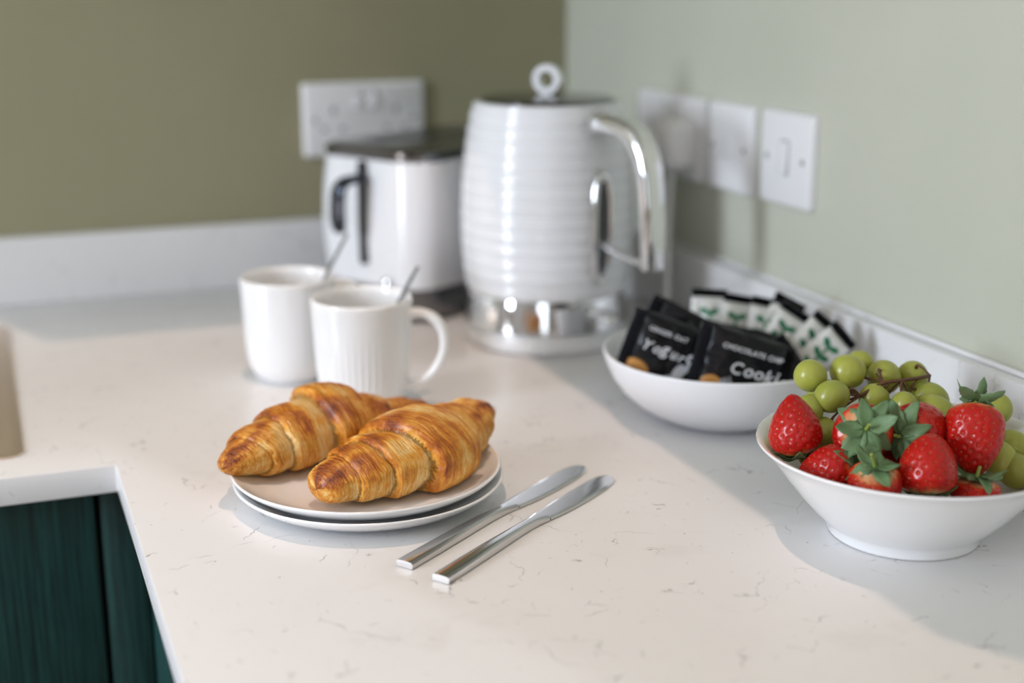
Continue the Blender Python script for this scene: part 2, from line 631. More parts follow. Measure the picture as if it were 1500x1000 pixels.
T = 0.12
struct(box('floor', XL - T, XR + T, YF - T, YB + T, FLOOR - 0.1, FLOOR, M['floor']))
struct(box('ceiling', XL - T, XR + T, YF - T, YB + T, CEIL, CEIL + 0.1, M['ceiling']))
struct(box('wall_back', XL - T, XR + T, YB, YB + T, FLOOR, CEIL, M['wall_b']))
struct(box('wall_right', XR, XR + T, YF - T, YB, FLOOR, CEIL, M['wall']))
bm = bmesh.new()
for y0, y1, z0, z1 in ((YF - T, SIDE_Y0, FLOOR, CEIL), (SIDE_Y1, YB, FLOOR, CEIL), (SIDE_Y0, SIDE_Y1, SIDE_Z1, CEIL), (SIDE_Y0, SIDE_Y1, FLOOR, SIDE_Z0)):
    add_box(bm, XL - T, XL, y0, y1, z0, z1)
struct(bm_obj('wall_left', bm, M['cream']))
bm = bmesh.new()
for x0, x1, z0, z1 in ((XL, FILL_X0, FLOOR, CEIL), (FILL_X1, XR, FLOOR, CEIL), (FILL_X0, FILL_X1, FILL_Z1, CEIL), (FILL_X0, FILL_X1, FLOOR, FILL_Z0)):
    add_box(bm, x0, x1, YF - T, YF, z0, z1)
struct(bm_obj('wall_front', bm, M['cream']))


def frame_boxes(bm, a0, a1, z0, z1, w, fix, d, axis, bars=()):
    def b(p0, p1, q0, q1):
        if axis == 'y':
            add_box(bm, fix - d / 2, fix + d / 2, p0, p1, q0, q1)
        else:
            add_box(bm, p0, p1, fix - d / 2, fix + d / 2, q0, q1)
    b(a0, a0 + w, z0, z1)
    b(a1 - w, a1, z0, z1)
    b(a0 + w, a1 - w, z1 - w, z1)
    b(a0 + w, a1 - w, z0, z0 + w)
    for c in bars:
        b(a0 + w, a1 - w, c - w / 3, c + w / 3)


bm = bmesh.new()
frame_boxes(bm, SIDE_Y0, SIDE_Y1, SIDE_Z0, SIDE_Z1, 0.05, XL - 0.03, 0.05, 'y')
struct(bm_obj('window_2', bm, M['frame']))
bm = bmesh.new()
frame_boxes(bm, FILL_X0, FILL_X1, FILL_Z0, FILL_Z1, 0.05, YF - 0.03, 0.05, 'x')
add_box(bm, (FILL_X0 + FILL_X1) / 2 - 0.025, (FILL_X0 + FILL_X1) / 2 + 0.025, YF - 0.05, YF - 0.01, FILL_Z0 + 0.05, FILL_Z1 - 0.05)
struct(bm_obj('added_fill_window', bm, M['frame']))  # frame of the unseen window added to hold the fill light
bm = bmesh.new()
add_box(bm, -0.22, 0.60, YF, YF + 0.04, FLOOR, 1.1, 0.004)
struct(bm_obj('door_1', bm, M['brown']))

# ------------------------------------------------------------------ worktop, upstands
XI, YI, TH = 0.0725, 1.0152, 0.0217
WX0, WY0 = -1.05, -0.35
HOLE = (-0.80, -0.36, 1.10, 1.44)     # cut-out under the sink basin (x0, x1, y0, y1)


def grid_slab(name, xs, ys, filled, z0, z1, mat, parent=None, bev=0.0012):
    bm = bmesh.new()
    vt = {}

    def v(i, j, k):
        if (i, j, k) not in vt:
            vt[(i, j, k)] = bm.verts.new((xs[i], ys[j], z1 if k else z0))
        return vt[(i, j, k)]
    on = lambda i, j: 0 <= i < len(xs) - 1 and 0 <= j < len(ys) - 1 and filled(i, j)
    for i in range(len(xs) - 1):
        for j in range(len(ys) - 1):
            if not on(i, j):
                continue
            bm.faces.new((v(i, j, 1), v(i + 1, j, 1), v(i + 1, j + 1, 1), v(i, j + 1, 1)))
            bm.faces.new((v(i, j, 0), v(i, j + 1, 0), v(i + 1, j + 1, 0), v(i + 1, j, 0)))
            for (di, dj, a, b) in ((-1, 0, (i, j), (i, j + 1)), (1, 0, (i + 1, j), (i + 1, j + 1)), (0, -1, (i, j), (i + 1, j)), (0, 1, (i, j + 1), (i + 1, j + 1))):
                if not on(i + di, j + dj):
                    bm.faces.new((v(*a, 0), v(*b, 0), v(*b, 1), v(*a, 1)))
    bmesh.ops.recalc_face_normals(bm, faces=bm.faces)
    bmesh.ops.dissolve_limit(bm, angle_limit=0.01, verts=bm.verts, edges=bm.edges)
    es = [e for e in bm.edges if len(e.link_faces) == 2 and e.calc_face_angle(0) > 0.5]
    bmesh.ops.bevel(bm, geom=es, offset=bev, segments=2, profile=0.5, affect='EDGES')
    return bm_obj(name, bm, mat, parent, True, 30)


xs = [WX0, HOLE[0], HOLE[1], XI, XR - 0.0005]
ys = [WY0, YI, HOLE[2], HOLE[3], YB - 0.0005]
wt = grid_slab('worktop', xs, ys, lambda i, j: (i == 3 or j >= 1) and not (i == 1 and j == 2), -TH, 0.0, M['worktop'])
tag(wt, 'L-shaped pale marbled quartz kitchen worktop running into the corner', 'worktop')
UT, UH = 0.015, 0.0752
tag(box('upstand', WX0, XR - 0.0005, YB - UT, YB - 0.0005, 0.0002, UH, M['worktop'], None, 0.001),
    'white marbled upstand strip along the foot of the back wall', 'upstand', 'upstands')
tag(box('upstand', XR - UT, XR - 0.0005, WY0, YB - UT - 0.0003, 0.0002, UH, M['worktop'], None, 0.001),
    'white marbled upstand strip along the right wall behind the bowls', 'upstand', 'upstands')
sb = box('sealant_bead', XR - 0.004, XR - 0.0003, WY0, YB - UT, UH + 0.0001, UH + 0.004, M['plastic'], None, 0.001)
struct(sb)
sb.name = 'trim_1'

# ------------------------------------------------------------------ sink
sk = thing('kitchen_sink', 'brushed steel inset sink let into the worktop at the left edge', 'sink', (0, 0, 0))
bm = bmesh.new()
SX0, SX1, SY0, SY1 = -0.86, 0.0095, 1.058, 1.4826


def rrect(x0, x1, y0, y1, r, n=6):
    P = []
    for cx, cy, a0 in ((x1 - r, y1 - r, 0), (x0 + r, y1 - r, pi / 2), (x0 + r, y0 + r, pi), (x1 - r, y0 + r, 1.5 * pi)):
        for k in range(n + 1):
            a = a0 + k / n * pi / 2
            P.append((cx + r * cos(a), cy + r * sin(a)))
    return P


def ring_loft(bm, loops):
    L = [[bm.verts.new(p) for p in lp] for lp in loops]
    n = len(L[0])
    for a, b in zip(L[:-1], L[1:]):
        for k in range(n):
            bm.faces.new((a[k], a[(k + 1) % n], b[(k + 1) % n], b[k]))
    return L


lo = [[(x, y, 0.0002) for x, y in rrect(SX0, SX1, SY0, SY1, 0.012)],
      [(x, y, 0.0014) for x, y in rrect(SX0 + 0.0005, SX1 - 0.0005, SY0 + 0.0005, SY1 - 0.0005, 0.012)],
      [(x, y, 0.0020) for x, y in rrect(SX0 + 0.003, SX1 - 0.003, SY0 + 0.003, SY1 - 0.003, 0.010)],
      [(x, y, 0.0018) for x, y in rrect(SX0 + 0.010, SX1 - 0.010, SY0 + 0.010, SY1 - 0.010, 0.008)],
      [(x, y, 0.0014) for x, y in rrect(SX0 + 0.014, SX1 - 0.014, SY0 + 0.014, SY1 - 0.014, 0.008)]]
L = ring_loft(bm, lo)
bx = [[(x, y, 0.0014) for x, y in rrect(HOLE[0] + 0.01, HOLE[1] - 0.01, HOLE[2] + 0.01, HOLE[3] - 0.01, 0.03)],
      [(x, y, -0.006) for x, y in rrect(HOLE[0] + 0.014, HOLE[1] - 0.014, HOLE[2] + 0.014, HOLE[3] - 0.014, 0.03)],
      [(x, y, -0.14) for x, y in rrect(HOLE[0] + 0.03, HOLE[1] - 0.03, HOLE[2] + 0.03, HOLE[3] - 0.03, 0.03)]]
L2 = ring_loft(bm, bx)
bm.faces.new(L2[-1])
e1 = [bm.edges.get((L[-1][k], L[-1][(k + 1) % 28])) for k in range(28)]
e2 = [bm.edges.get((L2[0][k], L2[0][(k + 1) % 28])) for k in range(28)]
bmesh.ops.bridge_loops(bm, edges=e1 + e2)
bm_obj('basin', bm, M['sink'], sk, True, 35)
for k in range(7):
    y = 1.11 + k * 0.052
    tube('drainer_rib', [(-0.30, y, 0.0016), (-0.20, y, 0.0022), (-0.05, y, 0.0016)], 0.0022, M['sink'], sk, 8, 3)
lathe('drain', [(0.04, 0), (0.04, 0.002), (0.03, 0.002), (0.025, -0.0)], M['chrome'], sk, 24, False, True, None, (-0.58, 1.27, -0.139))

# ------------------------------------------------------------------ cabinets below
DY = YI + 0.02
DX = XI + 0.02


def base_cabinet(label, x0, x1, y0, y1, doors, face):
    """face 'y': doors on the -y side, face 'x': doors on the -x side; doors = [(a0, a1)]"""
    t = thing('base_cabinet', label, 'cabinet', ((x0 + x1) / 2, (y0 + y1) / 2, FLOOR), 0, 'green base cabinets')
    ox, oy, oz = t.location
    zt = -TH - 0.0005 - oz
    if face == 'y':
        if x1 - x0 > 0.9:            # open inside, the sink basin hangs in it
            box('side_panel', x0 - ox, x0 + 0.018 - ox, y0 + 0.022 - oy, y1 - oy, 0.10, zt, M['carcass'], t)
            box('side_panel', x1 - 0.018 - ox, x1 - ox, y0 + 0.022 - oy, y1 - oy, 0.10, zt, M['carcass'], t)
            box('back_panel', x0 + 0.0182 - ox, x1 - 0.0182 - ox, y1 - 0.012 - oy, y1 - oy, 0.10, zt, M['carcass'], t)
            box('bottom_panel', x0 + 0.0182 - ox, x1 - 0.0182 - ox, y0 + 0.022 - oy, y1 - 0.0122 - oy, 0.10, 0.118, M['carcass'], t)
            box('front_rail', x0 + 0.0182 - ox, x1 - 0.0182 - ox, y0 + 0.0205 - oy, y0 + 0.038 - oy, zt - 0.09, zt, M['carcass'], t)
        else:
            box('carcass', x0 - ox, x1 - ox, y0 + 0.022 - oy, y1 - oy, 0.10, zt, M['carcass'], t)
        box('plinth', x0 - ox, x1 - ox, y0 + 0.05 - oy, y0 + 0.066 - oy, 0.001, 0.0995, M['green'], t)
    else:
        box('carcass', x0 + 0.022 - ox, x1 - ox, y0 - oy, y1 - oy, 0.10, zt, M['carcass'], t)
        box('plinth', x0 + 0.05 - ox, x0 + 0.066 - ox, y0 - oy, y1 - oy, 0.001, 0.0995, M['green'], t)
    for a0, a1, kind in doors:
        if face == 'y':
            d = box(kind, a0 - ox, a1 - ox, y0 - oy, y0 + 0.02 - oy, 0.105, zt - 0.003, M['green'], t, 0.0015)
            hx, hy = (a0 + 0.04 - ox, y0 - oy)
            hp = [(hx, hy + 0.001, 0.72), (hx, hy - 0.025, 0.71), (hx, hy - 0.028, 0.66), (hx, hy - 0.025, 0.61), (hx, hy + 0.001, 0.60)]
        else:
            d = box(kind, x0 - ox, x0 + 0.02 - ox, a0 - oy, a1 - oy, 0.105, zt - 0.003, M['green'], t, 0.0015)
            hx, hy = (x0 - ox, a0 + 0.04 - oy)
            hp = [(hx + 0.001, hy, 0.72), (hx - 0.025, hy, 0.71), (hx - 0.028, hy, 0.66), (hx - 0.025, hy, 0.61), (hx + 0.001, hy, 0.60)]
        if kind == 'door':
            tube('handle', hp, 0.005, M['chrome'], d, 8, 5, Vector((1, 0, 0)) if face == 'x' else Vector((0, 1, 0)))
    return t


base_cabinet('dark green grained cabinet under the sink, left of the black gap', WX0 + 0.01, 0.0575, DY, YB - 0.002,
             [(-0.545, 0.0555, 'door'), (WX0 + 0.012, -0.549, 'door')], 'y')
base_cabinet('narrow dark green corner post right of the black gap', 0.0580, 0.62, DY, YB - 0.002, [(0.0597, 0.0920, 'filler_panel')], 'y')
base_cabinet('teal green cabinet front under the near worktop arm, lower left', DX, XR - 0.004, 0.44, DY - 0.003, [(0.442, 0.990, 'door'), (0.993, DY - 0.004, 'filler_panel')], 'x')
base_cabinet('green cabinet at the near end of the worktop arm', DX, XR - 0.004, WY0 + 0.01, 0.437, [(WY0 + 0.012, 0.435, 'door')], 'x')


# wall cabinets above the frame: their undersides shade the strips along both walls
def wall_cabinet(label, x0, x1, y0, y1, face, splits):
    t = thing('wall_cabinet', label, 'cabinet', ((x0 + x1) / 2, (y0 + y1) / 2, 0.60), 0, 'wall cabinets above the worktop')
    ox, oy, oz = t.location
    h = 0.72
    if face == 'y':
        box('carcass', x0 - ox, x1 - ox, y0 + 0.02 - oy, y1 - oy, 0, h, M['upper'], t)
        for a, b in zip(splits[:-1], splits[1:]):
            box('door', a + 0.002 - ox, b - 0.002 - ox, y0 - oy, y0 + 0.019 - oy, 0, h, M['green'], t, 0.0015)
    else:
        box('carcass', x0 + 0.02 - ox, x1 - ox, y0 - oy, y1 - oy, 0, h, M['upper'], t)
        for a, b in zip(splits[:-1], splits[1:]):
            box('door', x0 - ox, x0 + 0.019 - ox, a + 0.002 - oy, b - 0.002 - oy, 0, h, M['green'], t, 0.0015)


wall_cabinet('green wall cabinet on the back wall above the toaster', 0.104, XR - 0.002, 1.243, YB - 0.002, 'y', [0.104, 0.361])
wall_cabinet('green wall cabinet on the right wall above the two bowls', 0.363, XR - 0.002, 0.737, 1.240, 'x', [0.737, 0.988, 1.240])

for i, (lx, ly, en) in enumerate(LAMPS):
    t = thing('ceiling_light', ['recessed ceiling downlight over the croissants', 'recessed ceiling downlight in front of the sink',
                                'recessed ceiling downlight behind the camera', 'recessed ceiling downlight in the far left of the room'][i],
              'light', (lx, ly, CEIL), 0, 'ceiling downlights')
    lathe('bezel', [(0.032, -0.001), (0.034, -0.006), (0.044, -0.004), (0.045, -0.0005)], M['chrome'], t, 32, False, False)
    lathe('lamp', [(0.030, -0.003), (0.030, -0.002)], M['glow'], t, 24)


# ------------------------------------------------------------------ sockets and switches
def rot_frame(t, wall):
    """local x along the wall (left to right as seen), local y out of the wall towards the room, local z up"""
    if wall == 'back':
        t.rotation_euler = (0, 0, pi)
    else:
        t.rotation_euler = (0, 0, pi / 2)


def plate(t, w, h, d=0.0085):
    bm = bmesh.new()
    loops = []
    for ins, y in ((0, 0.0003), (0.0, d * 0.45), (0.0012, d * 0.85), (0.0035, d)):
        loops.append([(x, y, z) for x, z in rrect(-w / 2 + ins, w / 2 - ins, -h / 2 + ins, h / 2 - ins, 0.004)])
    L = ring_loft(bm, loops)
    bm.faces.new(L[-1])
    bm.faces.new(L[0][::-1])
    return bm_obj('plate', bm, M['plastic'], t, True, 50)


def screw(t, x, z, d=0.0085):
    s = lathe('screw', [(0.0030, d - 0.001), (0.0030, d + 0.0002), (0.0022, d + 0.0006)], M['grey_plastic'], t, 16)
    s.rotation_euler = (-pi / 2, 0, 0)
    s.location = (x, 0, z)
    # lathe axis z -> local +y
    return s


def rocker(t, x, z, w, h, d=0.0085):
    bm = bmesh.new()
    add_box(bm, x - w / 2, x + w / 2, d - 0.002, d + 0.003, z - h / 2, z + h / 2, 0.0012)
    for v in bm.verts:
        v.co.y -= (v.co.z - z) / h * 0.003 if v.co.y > d else 0
    bm_obj('rocker', bm, M['plastic'], t)
    bm = bmesh.new()
    for x0, x1, z0, z1 in ((x - w / 2 - 0.0012, x - w / 2, z - h / 2, z + h / 2), (x + w / 2, x + w / 2 + 0.0012, z - h / 2, z + h / 2), (x - w / 2, x + w / 2, z + h / 2, z + h / 2 + 0.0014), (x - w / 2, x + w / 2, z - h / 2 - 0.001, z - h / 2)):
        add_box(bm, x0, x1, d - 0.002, d + 0.0002, z0, z1)
    bm_obj('rocker_gap', bm, M['grey_plastic'], t)


def pin_holes(t, x, d=0.0085):
    for dx, dz, w, h in ((0, 0.011, 0.0048, 0.0085), (-0.011, -0.011, 0.0065, 0.0045), (0.011, -0.011, 0.0065, 0.0045)):
        box('pin_hole', x + dx - w / 2, x + dx + w / 2, d - 0.003, d + 0.0003, dz - h / 2, dz + h / 2, M['grey_plastic'], t)


def double_socket(label, loc, wall):
    t = thing('double_socket', label, 'socket', loc, 0, 'white switch and socket plates')
    rot_frame(t, wall)
    plate(t, 0.147, 0.086)
    for sx in (-1, 1):
        pin_holes(t, sx * 0.038)
        screw(t, sx * 0.060, 0)
    rocker(t, -0.0095, 0.022, 0.010, 0.019)
    rocker(t, 0.0095, 0.022, 0.010, 0.019)
    return t


double_socket('white double wall socket on the back wall, behind the toaster', (0.4268, YB, 0.1897), 'back')
double_socket('white double wall socket on the right wall, shaded behind the kettle handle', (XR, 1.3055, 0.1915), 'right')
t = thing('fused_outlet', 'white blank fused wall plate between the shaded socket and the end switch', 'outlet', (XR, 1.1775, 0.192), 0, 'white switch and socket plates')
rot_frame(t, 'right')
plate(t, 0.086, 0.086)
screw(t, 0.030, 0)
screw(t, -0.030, 0)
box('fuse_carrier', -0.012, 0.010, 0.007, 0.0092, -0.012, 0.010, M['plastic'], t, 0.0008)
t = thing('light_switch', 'white single rocker wall switch, nearest plate on the right wall', 'switch', (XR, 1.0755, 0.1935), 0, 'white switch and socket plates')
rot_frame(t, 'right')
plate(t, 0.086, 0.086)
screw(t, 0.030, 0)
screw(t, -0.030, 0)
rocker(t, 0, 0.001, 0.014, 0.030)

pl = thing('power_plug', 'white three pin plug with cord in the shaded socket behind the kettle', 'plug', (XR - 0.0095, 1.262, 0.188), 0)
rot_frame(pl, 'right')
bm = bmesh.new()
lp = []
for y, s, dz in ((0.0003, 1.0, 0), (0.018, 1.0, 0), (0.026, 0.88, -0.001), (0.031, 0.6, -0.003)):
    lp.append([(x * s, y, z * s + dz) for x, z in rrect(-0.024, 0.024, -0.027, 0.024, 0.012)])
L = ring_loft(bm, lp)
bm.faces.new(L[-1])
bm.faces.new(L[0][::-1])
bm_obj('plug_body', bm, M['plastic'], pl, True, 50)
tube('cord', [(0, 0.015, -0.025), (0.0, 0.016, -0.05), (-0.006, 0.020, -0.10), (-0.025, 0.03, -0.155), (-0.05, 0.05, -0.1835), (-0.05, 0.075, -0.1842)], 0.0034, M['plastic'], pl, 10, 6, Vector((1, 0, 0)))

# ------------------------------------------------------------------ toaster
tang = atan2(0.52, 0.855)
to = thing('toaster', 'white ribbed two slice toaster with dark steel top, behind the mugs', 'toaster', (0.474, 1.454, 0), tang)
TL, TW, TH_ = 0.238, 0.150, 0.181


def rounded_loft(levels, mat, name, parent, n=10, cap_top=True, cap_bot=True):
    bm = bmesh.new()
    lp = [[(x, y, z) for x, y in rrect(-l / 2, l / 2, -w / 2, w / 2, r, n)] for l, w, r, z in levels]
    L = ring_loft(bm, lp)
    if cap_top:
        bm.faces.new(L[-1])
    if cap_bot:
        bm.faces.new(L[0][::-1])
    return bm_obj(name, bm, mat, parent, True, 40)


lv = []
zz = np.linspace(0.036, TH_ - 0.012, 90)
for z in zz:
    u_ = (z - 0.036) / (TH_ - 0.048)
    rib = 0.0007 * abs(sin(u_ * 16 * pi)) if u_ > 0.02 else 0
    b_ = 0.004 * sin(u_ * pi)
    lv.append((TL + 2 * b_ + 2 * rib, TW + 2 * b_ + 2 * rib, 0.034, z))
rounded_loft(lv, M['gloss_white'], 'shell', to)
rounded_loft([(TL - 0.006, TW - 0.006, 0.032, 0.004), (TL - 0.002, TW - 0.002, 0.033, 0.007), (TL - 0.002, TW - 0.002, 0.033, 0.0355)], M['dark_chrome'], 'base_band', to)
rounded_loft([(TL - 0.0, TW - 0.0, 0.034, TH_ - 0.0118), (TL + 0.003, TW + 0.003, 0.035, TH_ - 0.008), (TL + 0.003, TW + 0.003, 0.035, TH_ - 0.003),
              (TL - 0.004, TW - 0.004, 0.033, TH_), (TL - 0.014, TW - 0.014, 0.030, TH_ + 0.0008)], M['dark_chrome'], 'top_plate', to)
for sy in (-1, 1):
    f = rounded_loft([(0.158, 0.034, 0.008, TH_ + 0.0004), (0.156, 0.032, 0.008, TH_ + 0.0014), (0.150, 0.027, 0.007, TH_ + 0.0014), (0.148, 0.026, 0.007, TH_ - 0.004)], M['dark_chrome'], 'slot_rim', to, 6, False, False)
    f.location = (0, sy * 0.028, 0)
    s_ = box('slot', -0.071, 0.071, -0.013, 0.013, TH_ + 0.0010, TH_ + 0.0016, M['black_plastic'], f)
# lever end is local -x
xe = -TL / 2
rounded = [(y, z) for y, z in rrect(-0.0048, 0.0048, 0.058, 0.168, 0.0046, 6)]
bm = bmesh.new()
lp = [[(xe - 0.002, y, z) for y, z in rounded], [(xe - 0.0068, y, z) for y, z in rounded], [(xe - 0.0078, y * 0.8, 0.113 + (z - 0.113) * 0.985) for y, z in rounded]]
L = ring_loft(bm, lp)
bm.faces.new(L[-1])
bm_obj('lever_track', bm, M['black_plastic'], to, True, 40)
lv_ = tube('lever', [(xe - 0.006, 0, 0.150), (xe - 0.018, 0.0, 0.150), (xe - 0.030, 0.001, 0.148), (xe - 0.036, 0.004, 0.138), (xe - 0.036, 0.006, 0.110), (xe - 0.034, 0.006, 0.096)], [0.010, 0.009, 0.008, 0.009, 0.010, 0.008], M['lever'], to, 14, 6, Vector((0, 1, 0)), 3.0, [0.005, 0.0045, 0.0045, 0.0045, 0.004, 0.003])
for k, z in enumerate((0.040, 0.026)):
    b_ = lathe('button', [(0.0062, 0), (0.0062, 0.003), (0.005, 0.004)], M['chrome'], to, 20)
    b_.rotation_euler = (0, -pi / 2, 0)
    b_.location = (xe - 0.0035, -0.030, z)
for sx in (-1, 1):
    for sy in (-1, 1):
        lathe('foot', [(0.009, 0.0003), (0.010, 0.0045)], M['black_plastic'], to, 16, loc=(sx * 0.085, sy * 0.045, 0))

# ------------------------------------------------------------------ kettle
ke = thing('kettle', 'white ribbed electric kettle with chrome handle, ring lid knob and chrome band', 'kettle', (0.5187, 1.2479, 0), -1.302)
lathe('power_base', [(0.074, 0.0005), (0.080, 0.002), (0.0815, 0.008), (0.0800, 0.016), (0.0785, 0.0198)], M['plastic'], ke, 72)
lathe('chrome_band', [(0.0800, 0.0202), (0.0822, 0.0215), (0.0812, 0.030), (0.0798, 0.040), (0.0786, 0.050), (0.0780, 0.0525)], M['chrome'], ke, 72)


def kr(z):
    return float(np.interp(z, [0.053, 0.075, 0.10, 0.125, 0.15, 0.18, 0.205, 0.225, 0.236], [0.0800, 0.0830, 0.0848, 0.0853, 0.0848, 0.0825, 0.0790, 0.0753, 0.0728]))


prof = []
for z in np.linspace(0.053, 0.231, 353):
    rib = 0.0006 * abs(sin((z - 0.053) / 0.178 * 39 * pi)) ** 0.8 + 0.0013 * abs(sin((z - 0.053) / 0.178 * 13 * pi)) ** 0.7
    prof.append((kr(z) - 0.0010 + rib, z))
prof += [(0.0735, 0.234), (0.0715, 0.2365), (0.067, 0.2372)]


def spout_r(i, a):
    z = prof[i][1]
    d = abs(((a - pi + pi) % (2 * pi)) - pi)          # angle away from local -x
    w = max(0.0, 1 - d / 0.38)
    return 0.020 * (w * w * (3 - 2 * w)) * max(0.0, min(1.0, (z - 0.175) / 0.06)) ** 1.3


lathe('body', prof, M['gloss_white'], ke, 96, True, True, spout_r)
lathe('lid', [(0.0655, 0.2374), (0.0655, 0.2390), (0.0635, 0.2402), (0.050, 0.2410), (0.020, 0.2425), (0.012, 0.2430)], M['dark_chrome'], ke, 64)
# ring knob
bm = bmesh.new()
vs, fs = [], []
n1, n2 = 40, 12
for i in range(n1):
    a = 2 * pi * i / n1
    for j in range(n2):
        b = 2 * pi * j / n2
        c_, s_ = cos(b), sin(b)
        rr = 0.0111 + 0.0036 * math.copysign(abs(c_) ** 0.5, c_)
        vs.append((rr * cos(a), 0.0052 * math.copysign(abs(s_) ** 0.5, s_), 0.2572 + rr * sin(a)))
for i in range(n1):
    for j in range(n2):
        fs.append((i * n2 + j, i * n2 + (j + 1) % n2, ((i + 1) % n1) * n2 + (j + 1) % n2, ((i + 1) % n1) * n2 + j))
kn = mesh_obj('lid_knob', vs, fs, M['chrome'], ke, True, None, 60)
kn.rotation_euler = (0, 0, radians(30))
kf = lathe('knob_face', [(0.0078, 0.0049), (0.0080, 0.0056), (0.0142, 0.0056), (0.0144, 0.0049)], M['gloss_white'], kn, 40, False, False)
kf.rotation_euler = (pi / 2, 0, 0)
kf.location = (0, 0, 0.2572)
kh = tube('handle', [(0.060, 0, 0.212), (0.082, 0, 0.2205), (0.108, 0, 0.2215), (0.132, 0, 0.2130), (0.147, 0, 0.190), (0.1535, 0, 0.155), (0.1555, 0, 0.125), (0.156, 0, 0.096)],
          [0.0145, 0.0145, 0.0140, 0.0135, 0.0130, 0.0125, 0.012, 0.0105], M['chrome'], ke, 24, 7, Vector((0, 1, 0)), 3.2,
          [0.012, 0.0095, 0.0088, 0.0088, 0.0088, 0.0085, 0.0080, 0.0065])
tube('handle_bracket', [(0.074, 0, 0.1145), (0.10, 0, 0.105), (0.130, 0, 0.1005), (0.152, 0, 0.100)], [0.006, 0.005, 0.005, 0.006], M['chrome'], ke, 12, 5, Vector((0, 1, 0)), 2.5, 0.003)
# water gauge: oval chrome frame lying on the body
N = 44
pts = []
for k in range(N + 1):
    a = 2 * pi * k / N
    yy = 0.0105 * math.copysign(abs(cos(a)) ** 0.75, cos(a))
    zc = 0.123 + 0.0505 * math.copysign(abs(sin(a)) ** 0.75, sin(a))
    pts.append(Vector((sqrt(max(kr(zc) ** 2 - yy * yy, 0)) + 0.0015, yy, zc)))
vs, fs = sweep_vf(pts, [0.0030] * (N + 1), [0.0034] * (N + 1), Vector((1, 0, 0)), 10, 2.0, False)
gf = mesh_obj('gauge_frame', vs, fs, M['chrome'], ke)
vs, fs = [], []
for i, zc in enumerate(np.linspace(0.078, 0.168, 14)):
    for yy in np.linspace(-0.009, 0.009, 5):
        vs.append((sqrt(kr(zc) ** 2 - yy * yy) + 0.0011, yy, zc))
for i in range(13):
    for j in range(4):
        fs.append((i * 5 + j, i * 5 + j + 1, (i + 1) * 5 + j + 1, (i + 1) * 5 + j))
mesh_obj('water_window', vs, fs, M['gauge'], gf)
tube('switch_lever', [(0.078, 0, 0.040), (0.090, 0, 0.041), (0.100, 0, 0.0385), (0.106, 0, 0.036)], [0.008, 0.009, 0.009, 0.007], M['chrome'], ke, 12, 5, Vector((0, 1, 0)), 3.0, [0.004, 0.0035, 0.003, 0.002])

# ------------------------------------------------------------------ mugs and spoons
MR, MH = 0.0427, 0.094


def mug(label, x, y, hrot):
    t = thing('mug', label, 'mug', (x, y, 0.0002), hrot, 'white fluted mugs')
    out = [(0.0270, 0.0), (0.0285, 0.0015), (0.0300, 0.003), (0.0330, 0.0065), (0.0360, 0.0125), (0.0380, 0.020)]
    out += [(0.0380 + 0.0047 * ((z - 0.020) / 0.072) ** 0.7, z) for z in np.linspace(0.024, 0.0915, 24)]
    out += [(MR - 0.0002, 0.0933), (MR - 0.0016, MH), (MR - 0.0030, 0.0930)]
    inn = [(0.0345 + 0.0048 * ((z - 0.012) / 0.08) ** 0.6, z) for z in np.linspace(0.089, 0.018, 14)]
    inn += [(0.0320, 0.0110), (0.026, 0.0070), (0.014, 0.0055)]
    no = len(out)

    def flute(i, a):
        if i < 2 or i >= no - 3:
            return 0
        z = out[i][1]
        k = max(0, min(1, (0.068 - z) / 0.03)) * min(1, z / 0.008)
        return -0.0007 * (0.5 + 0.5 * cos(a * 44)) * k
    lathe('body', out + inn, M['china'], t, 264, True, True, flute, None, 60)
    tube('handle', [(0.0395, 0, 0.0805), (0.052, 0, 0.0815), (0.064, 0, 0.076), (0.0705, 0, 0.063), (0.0695, 0, 0.047), (0.0615, 0, 0.032), (0.050, 0, 0.0225), (0.0365, 0, 0.0175)],
         [0.0060, 0.0052, 0.0050, 0.0050, 0.0050, 0.0050, 0.0052, 0.0058], M['china'], t, 14, 7, Vector((0, 1, 0)), 2.2, [0.0050, 0.0042, 0.0040, 0.0040, 0.0040, 0.0040, 0.0042, 0.0048])
    return t


VR = atan2(RT.y, RT.x)
MUG_F, MUG_B = (0.2870, 1.0960), (0.2460, 1.1990)
mug('white china mug with a big loop handle, in front of the other mug', MUG_F[0], MUG_F[1], VR - 0.15)
mug('white china mug standing behind and left of the handled mug', MUG_B[0], MUG_B[1], VR + 0.5)


